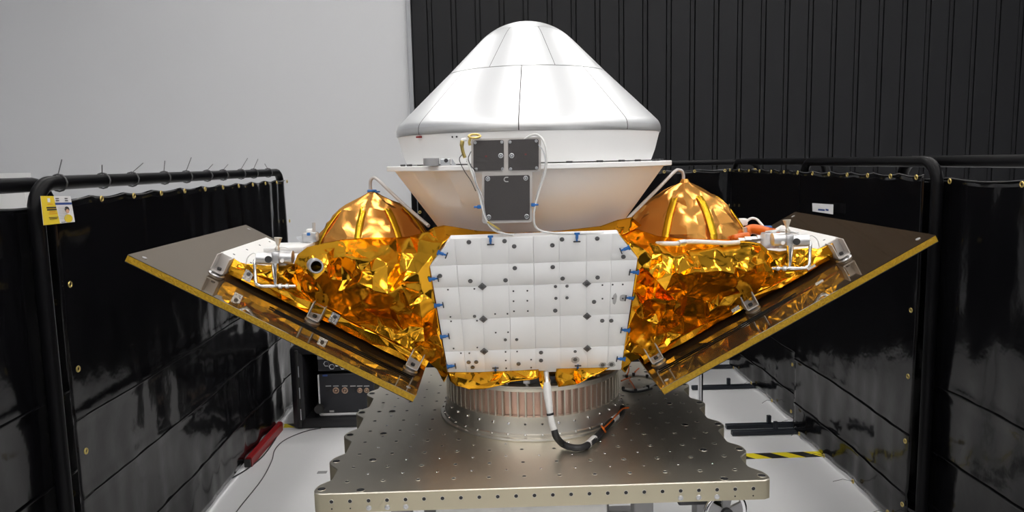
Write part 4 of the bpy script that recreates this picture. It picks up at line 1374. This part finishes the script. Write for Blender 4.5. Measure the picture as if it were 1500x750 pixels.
# clear plastic fitting with rods behind the left thruster
c = py_(455, 345, -.05)
t = thing('plastic_fitting', py_(452, 361, -.05), 'clear plastic wrapped fitting with two thin rods left of the amber dome', 'fitting')
m = MB(); m.bbox(c + Vector((0, 0, -.005)), (.05, .05, .035), .008); m.build('wrapped_block', M_glow, t, True, 40)
m = MB(); m.bbox(py_(454, 339, -.05), (.022, .022, .018), .004); m.build('white_block', M_white, t, True, 40)
for x_ in (458.5, 461):
    m = MB(); m.cyl(py_(x_, 345, -.05), py_(x_ - .3, 326, -.05), .002, 8); m.build('rod', M_steel, t)
m = MB(); m.bbox(py_(452, 343, -.08), (.012, .006, .01), .002); m.build('blue_cap', M_blue, t)
fl = [(433, 347, -.05), (446, 346, -.06), (452, 353, -.07), (447, 360, -.07), (440, 355, -.06)]
m = MB(); m.prism([py_(*z) for z in fl], (0, .004, 0)); m.build('film_flap', M_glow, t)
m = MB(); m.bbox(py_(425, 363, -.12), (.13, .16, .02), .004); m.build('white_base', M_white, t, True, 40)

# hoses and orange sleeve beside the right dome
c = py_(1115, 341, -.02)
t = thing('hose_bundle', py_(1112, 352, -.05), 'bundle of orange sleeved hoses and white wires right of the amber dome', 'hose')
m = MB(); m.tube(smooth_path([py_(1088, 343, .0), py_(1100, 336, .0), py_(1112, 337, -.02), py_(1128, 341, -.06), py_(1136, 343, -.1)], 6), .018, 12); m.build('orange_sleeve', M_orange, t, True)
m = MB(); m.tube(smooth_path([py_(1075, 350, -.08), py_(1085, 347, -.06), py_(1096, 346, -.05)], 6), .014, 12); m.build('orange_sleeve', M_orange, t, True)
for pts_ in ([(1087, 331, .03), (1093, 325, .03), (1100, 320, .03), (1108, 321, .02), (1114, 327, .0), (1119, 333, -.02)],
             [(1095, 354, -.18), (1108, 353, -.19), (1120, 346, -.2), (1132, 340, -.2), (1142, 336, -.2)],
             [(1122, 340, -.1), (1140, 338, -.15), (1158, 340, -.2), (1170, 341, -.22)]):
    m = MB(); m.tube(smooth_path([py_(*z) for z in pts_], 6), .0045, 8); m.build('white_hose', M_whitewire, t, True)
m = MB(); m.bbox(py_(1088, 325, .03), (.03, .03, .025), .006); m.build('white_cap', M_white, t, True, 40)
m = MB(); m.bbox(py_(1124, 334, -.03), (.03, .02, .016), .004); m.build('blue_connector', M_blue, t, True, 40)
for k in range(4):
    m = MB(); p = py_(1086 + 9 * k, 352 - 1.0 * k, -.2); m.cyl(p - Vector((.010, 0, 0)), p + Vector((.010, 0, 0)), .008 + .002 * (k % 2), 8); m.build('line_fitting', M_steel, t)
m = MB(); m.cyl(py_(1091, 348, -.02), py_(1091, 333, -.02), .009, 12); m.build('standpipe', M_steel, t, True, 40)
m = MB(); p = py_(1128, 352, -.22); m.bbox(p, (.05, .05, .05), .006); m.build('plastic_wrap', M_glow, t, True, 40)

# silver wrapped line lying on the right foil
P = smooth_path([py_(*z) for z in [(962, 357, -.27), (975, 357, -.30), (990, 357, -.30), (1000, 355, -.29), (1015, 354, -.28), (1040, 355, -.27), (1065, 356, -.26), (1082, 355, -.24)]], 6)
t = thing('wrapped_line', P[len(P) // 2], 'white wrapped line lying across the right gold foil in front of the dome', 'hose')
m = MB(); m.tube(P, .0075, 10); m.build('jacket', M_whitewire, t, True)
m = MB(); m.tube([py_(994, 356.5, -.30), py_(1003, 355, -.29)], .0105, 12); m.build('clamp', M_steel, t, True, 40)

# ================================================================== CAPSULE
CX = Vector((RC.x, RC.y, 0))
rn = .225
NT = 1.374
ct = rn * math.cos(PI / 4)
zt_ = NT - rn + rn * math.sin(PI / 4)
Rsh, zsh = .4565, 1.0


def cone_r(z):
    return ct + (zt_ - z) * 1.0


cap = thing('reentry_capsule', (CX.x, CX.y, .895), 'silvery white cone shaped capsule with tiled nose on top of the spacecraft', 'capsule')
a_cap = math.acos(.120 / rn)
zcap = NT - rn + rn * math.sin(a_cap)
prof = [(rn * math.cos(PI / 2 - (PI / 2 - a_cap) * i / 14), NT - rn + rn * math.sin(PI / 2 - (PI / 2 - a_cap) * i / 14)) for i in range(15)]
prof[0] = (0.0001, NT)
pr2 = prof + [(prof[-1][0] - .006, prof[-1][1] - .004)]
m = MB(); m.lathe(pr2, CX, 96); m.build('nose_cap', M_shield, cap, True, 40)
zseam = 1.196
# substrate seen in the seams
m = MB(); m.lathe([(.10, zcap - .002), (ct - .012, zt_), (cone_r(zseam) - .009, zseam), (Rsh - .012, zsh + .015), (Rsh - .012, .985)], CX, 96); m.build('seam_filler', M_dark, cap, True, 40)


def tiles(name, prof_, n_, a_start, gap, thick):
    for k in range(n_):
        a0 = math.radians(a_start) + k * 2 * PI / n_
        a1 = a0 + 2 * PI / n_
        rm = prof_[-1][0]
        g = gap / rm / 2
        outp = prof_
        # thin shell: outer profile, then turned edges inward
        m_ = MB()
        pr_ = [(prof_[0][0] - thick, prof_[0][1] - thick * .3)] + list(prof_) + [(prof_[-1][0] - thick, prof_[-1][1])]
        seg = 20
        vs_ = []
        for i in range(seg + 1):
            for (r_, z_) in pr_:
                gg = gap / max(r_, .05) / 2
                aa = a0 + gg + (a1 - a0 - 2 * gg) * i / seg
                vs_.append(CX + Vector((r_ * math.sin(aa), -r_ * math.cos(aa), z_)))
        nn_ = len(pr_)
        fs2 = [(i * nn_ + j, (i + 1) * nn_ + j, (i + 1) * nn_ + j + 1, i * nn_ + j + 1) for i in range(seg) for j in range(nn_ - 1)]
        m_.add(vs_, fs2)
        if name == 'shield_tile':
            # lower rim of each tile toned darker, painting in the shoulder's grey reflection
            m_.m = [1 if max(vs_[q_].z for q_ in f_) < zsh + .0125 else 0 for f_ in fs2]
        m_.build(name, [M_shield, M_shoulder], cap, True, 40)


p_up = [(rn * math.cos(a_), NT - rn + rn * math.sin(a_)) for a_ in [a_cap - .007 - (a_cap - .007 - PI / 4) * i / 5 for i in range(6)]] + [(cone_r(z), z) for z in [zt_ - (zt_ - zseam - .001) * i / 5 for i in range(1, 6)]]
tiles('nose_tile', p_up, 8, -28.5, .0016, .006)
# lower tiles with the rounded shoulder
rs_ = .042
cz = zsh
ccx = Rsh - rs_
zt2 = cz + rs_ * math.sin(PI / 4)
p_lo = [(cone_r(z), z) for z in [zseam - .001 - (zseam - .001 - zt2 - .02) * i / 5 for i in range(6)]]
r_t = ccx + rs_ * math.cos(PI / 4)
sh = []
for i in range(9):
    a_ = PI / 4 - (PI / 4 + .28) * i / 8
    sh.append((ccx + rs_ * math.cos(a_), cz + rs_ * math.sin(a_)))
# join: shift so that the cone is continuous with the shoulder
p_lo = [(r_ + (sh[0][0] - cone_r(sh[0][1])) * (i / 5), z_) for i, (r_, z_) in enumerate(p_lo)] + sh
tiles('shield_tile', p_lo, 8, -51.0, .0028, .008)
# back shell
m = MB(); m.lathe([(.44, sh[-1][1] + .002), (sh[-1][0] - .003, sh[-1][1] - .001), (.449, .978), (.437, .93), (.424, .895)], CX, 128); m.build('back_shell', M_adapter, cap, True, 40)
m = MB(); a_ = math.radians(-51); p = CX + Vector((.455 * math.sin(a_), -.455 * math.cos(a_), .981)); m.bbox(p, (.018, .012, .006), .001, Matrix.Rotation(a_, 3, 'Z')); m.build('red_tab', M_red, cap)
for da in (-33, -31):
    a_ = math.radians(da); p = CX + Vector((.4495 * math.sin(a_), -.4495 * math.cos(a_), .976)); inst('rivet', DOT, p, cap, zalign((math.sin(a_), -math.cos(a_), -.2)))

# ------------------------------------------------------------------ white cone carrying the capsule
con = thing('capsule_adapter', (CX.x, CX.y, .62), 'white flaring cone with a flat flange that carries the capsule', 'cone')
m = MB(); m.lathe([(.40, .876), (.4915, .875), (.4935, .877), (.4935, .889), (.4915, .891), (.40, .891)], CX, 160); m.build('flange', M_adapter, con, True, 30)


def dark_dent(a, r, z):
    # inward dent that reproduces a darker patch on the cone's front left
    d = math.degrees(a)
    if d > 180:
        d -= 360
    w_ = 9.5
    x_ = (d + 44) / w_
    if abs(x_) < 1 and z > .76:
        k_ = min(1, (z - .76) / .09)
        return r - .038 * k_ * (min(1, (x_ + 1) / .6) if x_ < .93 else (1 - x_) / .07)
    return r


zs = [.874 - (.874 - .62) * i / 26 for i in range(27)]
m = MB(); m.lathe([(.4665 - (.874 - z) * .72, z) for z in zs], CX, 240, rfun=dark_dent); m.build('cone_shell', M_adapter, con, True, 30)
# clips on the flange
cc = MB(); cc.bbox((0, 0, .003), (.018, .012, .006), .0015)
CC = mesh_of(cc, 'flange_clip', M_iron)
for d in (-62, -56, 12, 24, 34, 43, 56, 60, -20, 90, 120, 150, 180, 210, 240):
    a_ = math.radians(d)
    inst('flange_clip', CC, CX + Vector((.470 * math.sin(a_), -.470 * math.cos(a_), .891)), con, Matrix.Rotation(a_, 3, 'Z'))
# separation fitting in the flange gap, front left
a_ = math.radians(-28); p = CX + Vector((.425 * math.sin(a_), -.425 * math.cos(a_), 0))
p = py_(632, 246, p.y - .02)
t = thing('separation_fitting', (p.x, p.y, .891), 'grey round separation fitting standing on the flange at front left', 'fitting')
m = MB(); m.cyl((p.x, p.y, .892), (p.x, p.y, .914), .024, 28); m.build('drum', M_grey, t, True, 40)
m = MB(); m.bbox((p.x + .042, p.y, .902), (.03, .02, .02), .003); m.build('clevis', M_alu, t)
m = MB(); m.cyl((p.x + .045, p.y - .012, .906), (p.x + .045, p.y + .012, .906), .006, 10); m.build('pivot', M_iron, t)
m = MB(); m.prism([(p.x + .06, p.y - .006, .892), (p.x + .075, p.y - .006, .892), (p.x + .062, p.y - .006, .912)], (0, .012, 0)); m.build('stop_wedge', M_alu, t)

# ================================================================== SENSOR UNIT ON THE CAPSULE'S FRONT
YS = -.475
sb = thing('sensor_unit', py_(743, 322, YS), 'T shaped bracket with three charcoal covers on the front of the capsule', 'sensor')


def SB(x, y, d=0.0):
    return py_(x, y, YS - d)


def plate_px(name, x0_, y0_, x1_, y1_, d0_, d1_, mt, parent, rc=3.0, slope=-.022):
    pts_ = []
    for cx_, cy_, st in ((x1_ - rc, y1_ - rc, 0), (x0_ + rc, y1_ - rc, 90), (x0_ + rc, y0_ + rc, 180), (x1_ - rc, y0_ + rc, 270)):
        for k in range(5):
            a_ = math.radians(st + 22.5 * k)
            x_, y_ = cx_ + rc * math.cos(a_), cy_ + rc * math.sin(a_)
            y_ += slope * (x_ - (x0_ + x1_) / 2)
            pts_.append(SB(x_, y_, d0_))
    m_ = MB(); m_.prism(pts_, (0, -(d1_ - d0_), 0))
    return m_.build(name, mt, parent)


bk = plate_px('upper_bracket', 690.5, 202.5, 792, 252.5, -.012, .004, M_beige, sb, 4)
bk2 = plate_px('lower_bracket', 706.5, 250, 779, 326, -.012, .0035, M_beige, sb, 4)
c1 = plate_px('cover', 693.5, 205.5, 738, 250, .0042, .0085, M_chip, sb)
c2 = plate_px('cover', 744.5, 204, 789, 249, .0042, .0085, M_chip, sb)
c3 = plate_px('cover', 709.5, 257, 776, 322.5, .0042, .0085, M_chip, sb)
RS = zalign((0, -1, 0), (1, 0, 0))
sw = MB(); sw.lathe([(.0042, 0), (.0042, .0015), (.0036, .002), (.0028, .002)], (0, 0, 0), 14); sw.lathe([(.0028, .002), (.0026, .0008), (.0018, .0008)], (0, 0, 0), 14, mi=1); sw.lathe([(.0018, .0008), (.0018, .0016), (.0001, .0016)], (0, 0, 0), 14)
SW = mesh_of(sw, 'cover_screw', [M_alu, M_iron], True, 35)
for par, ls, scl in ((c1, [(696, 209), (735, 208), (697.5, 248), (736, 247.5)], 1.0), (c2, [(747, 208), (785.5, 206.5), (748, 247.5), (786, 246)], 1.0), (c1, [(733.5, 228)], 1.7), (c2, [(749.5, 228)], 1.7), (c3, [(714.5, 262), (770, 261), (716, 318), (771.5, 317)], 1.6)):
    for x, y in ls:
        inst('cover_screw', SW, SB(x, y, .0085), par, RS, (scl, scl, 1))
for par, x, y in ((c1, 712, 229), (c2, 770, 226)):
    m = MB(); p = SB(x, y, .0088); m.box(p, (.007, .0006, .0012), Matrix.Rotation(.5, 3, 'Y')); m.box(p, (.007, .0006, .0012), Matrix.Rotation(-.9, 3, 'Y')); m.build('red_mark', M_red, par)
m = MB()
p = SB(741.5, 263, .0088)
arc = [p + Vector((.006 * math.cos(math.radians(a_)), 0, .006 * math.sin(math.radians(a_)))) for a_ in range(60, 301, 20)]
arc = [Vector((p.x + .006, p.y, p.z + .006)), Vector((p.x, p.y, p.z + .006))] + [p + Vector((.006 * math.cos(math.radians(a_)), 0, .006 * math.sin(math.radians(a_)))) for a_ in range(100, 261, 20)] + [Vector((p.x, p.y, p.z - .006)), Vector((p.x + .006, p.y, p.z - .006))]
m.tube(arc, .0016, 6); m.build('c_mark', M_stain, c3)
# stand offs between bracket and cone
for x, y in ((700, 225), (782, 225), (742, 250)):
    m = MB(); m.cyl(SB(x, y, -.012), SB(x, y, -.012) + Vector((0, .045, 0)), .006, 10); m.build('stand_off', M_alu, sb)
m = MB(); p = py_(742, 285, YS + .012); m.bbox(p + Vector((0, .05, 0)), (.10, .10, .02), .004); m.build('strut', M_beige, sb)


def wire(name, pts_, r_, mt, label, cat='cable', group=None):
    P_ = smooth_path([py_(*z) for z in pts_], 6)
    m_ = MB(); m_.tube(P_, r_, 8)
    o_ = m_.build(name, mt, base=(P_[0].x, P_[0].y, P_[0].z + Z0), smooth=True)
    return tag(o_, label, cat, group)


wire('sensor_cable', [(768, 204, -.478), (778, 198, -.485), (788, 198, -.49), (797, 208, -.50), (801, 230, -.505), (798, 255, -.50), (790, 280, -.49), (784, 300, -.485), (782, 318, -.48), (785, 333, -.465), (800, 340, -.46), (830, 342, -.46), (870, 341.5, -.46), (884, 342, -.455)], .0032, M_whitewire, 'white cable looping down the right of the charcoal sensor covers', group='sensor cables')
wire('sensor_cable', [(789, 212, -.485), (796, 222, -.495), (799, 240, -.50), (793, 265, -.495), (786, 288, -.488), (783, 312, -.482)], .0022, M_glow, 'thin clear cable beside the white one right of the sensor covers', group='sensor cables')
wire('sensor_cable', [(684, 233, -.48), (690, 250, -.495), (696, 266, -.495), (702, 285, -.49), (706, 302, -.49), (712, 322, -.485), (722, 336, -.47), (738, 342, -.465), (752, 344, -.46)], .0032, M_whitewire, 'white cable bundle hanging left of the charcoal sensor covers', group='sensor cables')
wire('sensor_cable', [(677, 226, -.48), (673, 234, -.49), (680, 250, -.495), (690, 265, -.496), (697, 280, -.495)], .0013, M_tie, 'fine grey looped wire left of the sensor covers', group='sensor cables')
wire('sensor_cable', [(690, 222, -.48), (686, 232, -.488), (690, 243, -.495), (698, 250, -.49)], .0013, M_tie, 'fine grey wire bending behind the upper left sensor cover', group='sensor cables')
wire('sensor_cable', [(684, 236, -.482), (694, 252, -.498), (698, 270, -.499), (707, 290, -.495), (710, 312, -.49), (716, 328, -.48), (730, 338, -.47)], .0022, M_glow, 'clear sleeved cable hanging beside the white bundle left of the sensor covers', group='sensor cables')
wire('sensor_cable', [(714, 325, -.485), (724, 331, -.478), (732, 336, -.472)], .0028, M_brass, 'short brownish cable end under the big charcoal cover', group='sensor cables')
t = thing('coax_pigtail', py_(683, 231, -.48), 'gold coaxial connector with a ring lug beside the upper left sensor cover', 'connector')
m = MB(); m.torus(py_(695, 199.5, -.49), .0125, .0032, axis=(0, -.5, 1), seg=24, rs=8, sx=1.25); m.build('ring_lug', M_brass, t, True)
m = MB(); m.tube(smooth_path([py_(*z) for z in [(689, 203, -.487), (687.5, 208, -.487), (688.5, 213, -.487)]], 5), .004, 8); m.build('lug_shank', M_brass, t, True)
m = MB(); m.tube(smooth_path([py_(*z) for z in [(677.5, 206, -.485), (676.5, 213, -.485), (678, 222, -.484), (681, 231, -.482)]], 5), [.006] * 6 + [.0048] * 10, 10); m.build('gold_plug', M_brass, t, True)
m = MB(); m.tube([py_(676, 205.5, -.485), py_(684, 204, -.486)], .0055, 10); m.build('white_boot', M_white, t, True, 40)
for x, y, sgx, lab in ((702, 303, -1, 'blue cable clip left of the big charcoal cover'), (781, 300, 1, 'blue cable clip right of the big charcoal cover')):
    p = py_(x, y, -.487)
    t = thing('cable_clip', p, lab, 'clip', 'blue cable clips')
    m = MB(); m.bbox(p, (.012, .01, .010), .002); m.build('clip_body', M_blue, t)
    m = MB(); m.cyl(p, p + Vector((sgx * .015, -.002, 0)), .0028, 8); m.build('clip_tail', M_blue, t)

# ================================================================== CABLE HARNESS FROM THE BUS TO THE PLATE
har = thing('cable_harness', pz_(860, 655, 0), 'thick cable in white wrap and black sleeve hanging from the bus onto the plate', 'cable')
m = MB(); m.tube(smooth_path([py_(*z) for z in [(800, 545, -.31), (801, 556, -.33), (802, 566, -.345)]], 5), .0085, 12); m.build('connector', M_steel, har, True)
w1 = [py_(*z) for z in [(801, 560, -.345), (802, 575, -.355), (804, 592, -.365), (806, 607, -.375)]]
P = smooth_path(w1, 6); m = MB(); m.tube(P, [.010, .0105, .012, .013, .0135, .0135, .0135, .0135, .013, .0128, .0122, .012, .0115, .0112, .011, .0105, .010, .010, .010][:len(P)], 14); m.build('white_wrap', M_whitewire, har, True)
w2 = [py_(*z) for z in [(806, 608, -.376), (808, 618, -.38), (812, 630, -.385)]]
m = MB(); m.tube(smooth_path(w2, 5), .0105, 14); m.build('white_wrap', M_whitewire, har, True)
m = MB(); m.tube([py_(805.6, 605, -.375), py_(806.2, 608, -.376)], .0115, 14); m.build('black_band', M_blackwire, har, True, 40)
zc_ = .0125
w3 = [py_(812, 630, -.385), py_(815, 640, -.39), pz_(824, 650, .018), pz_(836, 655, zc_), pz_(850, 656, zc_), pz_(862, 651, zc_), pz_(874, 640, zc_), pz_(886, 627, zc_), pz_(898, 614, zc_), pz_(908, 604, zc_ + .003), pz_(912, 597, zc_ + .01)]
m = MB(); m.tube(smooth_path(w3, 6), .0108, 14); m.build('black_sleeve', M_blackwire, har, True)
for q0, q1 in (((861, 651.5), (871, 642.5)), ((896, 616), (903, 609.5))):
    m = MB(); m.tube([pz_(*q0, zc_), pz_(*q1, zc_)], .0118, 14); m.build('white_label_band', M_whitewire, har, True, 40)
m = MB(); m.tube(smooth_path([pz_(883, 628, .028), pz_(892, 620, .029), pz_(904, 607, .03), pz_(912, 599, .03), pz_(921, 597, .028)], 5), .0028, 8); m.build('orange_tie', M_orange, har, True)
m = MB(); m.tube(smooth_path([pz_(881, 624, .03), pz_(884, 628, .03), pz_(887, 633, .012)], 5), .0036, 8); m.build('orange_tie', M_orange, har, True)

# coiled cable with orange ties behind the ring, right
t = thing('cable_coil', pz_(935, 563, 0), 'thin cable loop with orange ties lying on the plate behind the ring', 'cable')
cpt = [pz_(x, y, .006) for x, y in ((912, 569), (922, 571), (935, 571), (948, 568), (958, 562), (962, 556), (955, 553), (940, 550), (925, 549), (912, 550))]
m = MB(); m.tube(smooth_path(cpt, 6), .005, 8); m.build('loop', M_whitewire, t, True)
m = MB(); m.tube(smooth_path([pz_(912, 571, .006), pz_(925, 574, .006), pz_(940, 573, .006), pz_(955, 569, .006)], 5), .004, 8); m.build('loop', M_blackwire, t, True)
for x, y in ((913, 569), (931, 572), (949, 567), (918, 551), (928, 548.5), (948, 551)):
    p = pz_(x, y, .008); m = MB(); m.bbox(p, (.012, .012, .014), .003); m.build('black_tie', M_rubber, t)
for a2, b2, c2_ in (((920, 530, .05), (921, 542, .03), (918, 550, .012)), ((922, 556, .012), (926, 562, .012), (931, 571, .012)), ((910, 558, .01), (917, 555, .01), (924, 553, .01)), ((930, 545, .008), (933, 542, .008), (936, 539.5, .008))):
    m = MB(); m.tube(smooth_path([pz_(a2[0], a2[1], a2[2]), pz_(b2[0], b2[1], b2[2]), pz_(c2_[0], c2_[1], c2_[2])], 5), .003, 8); m.build('orange_tie', M_orange, t, True)
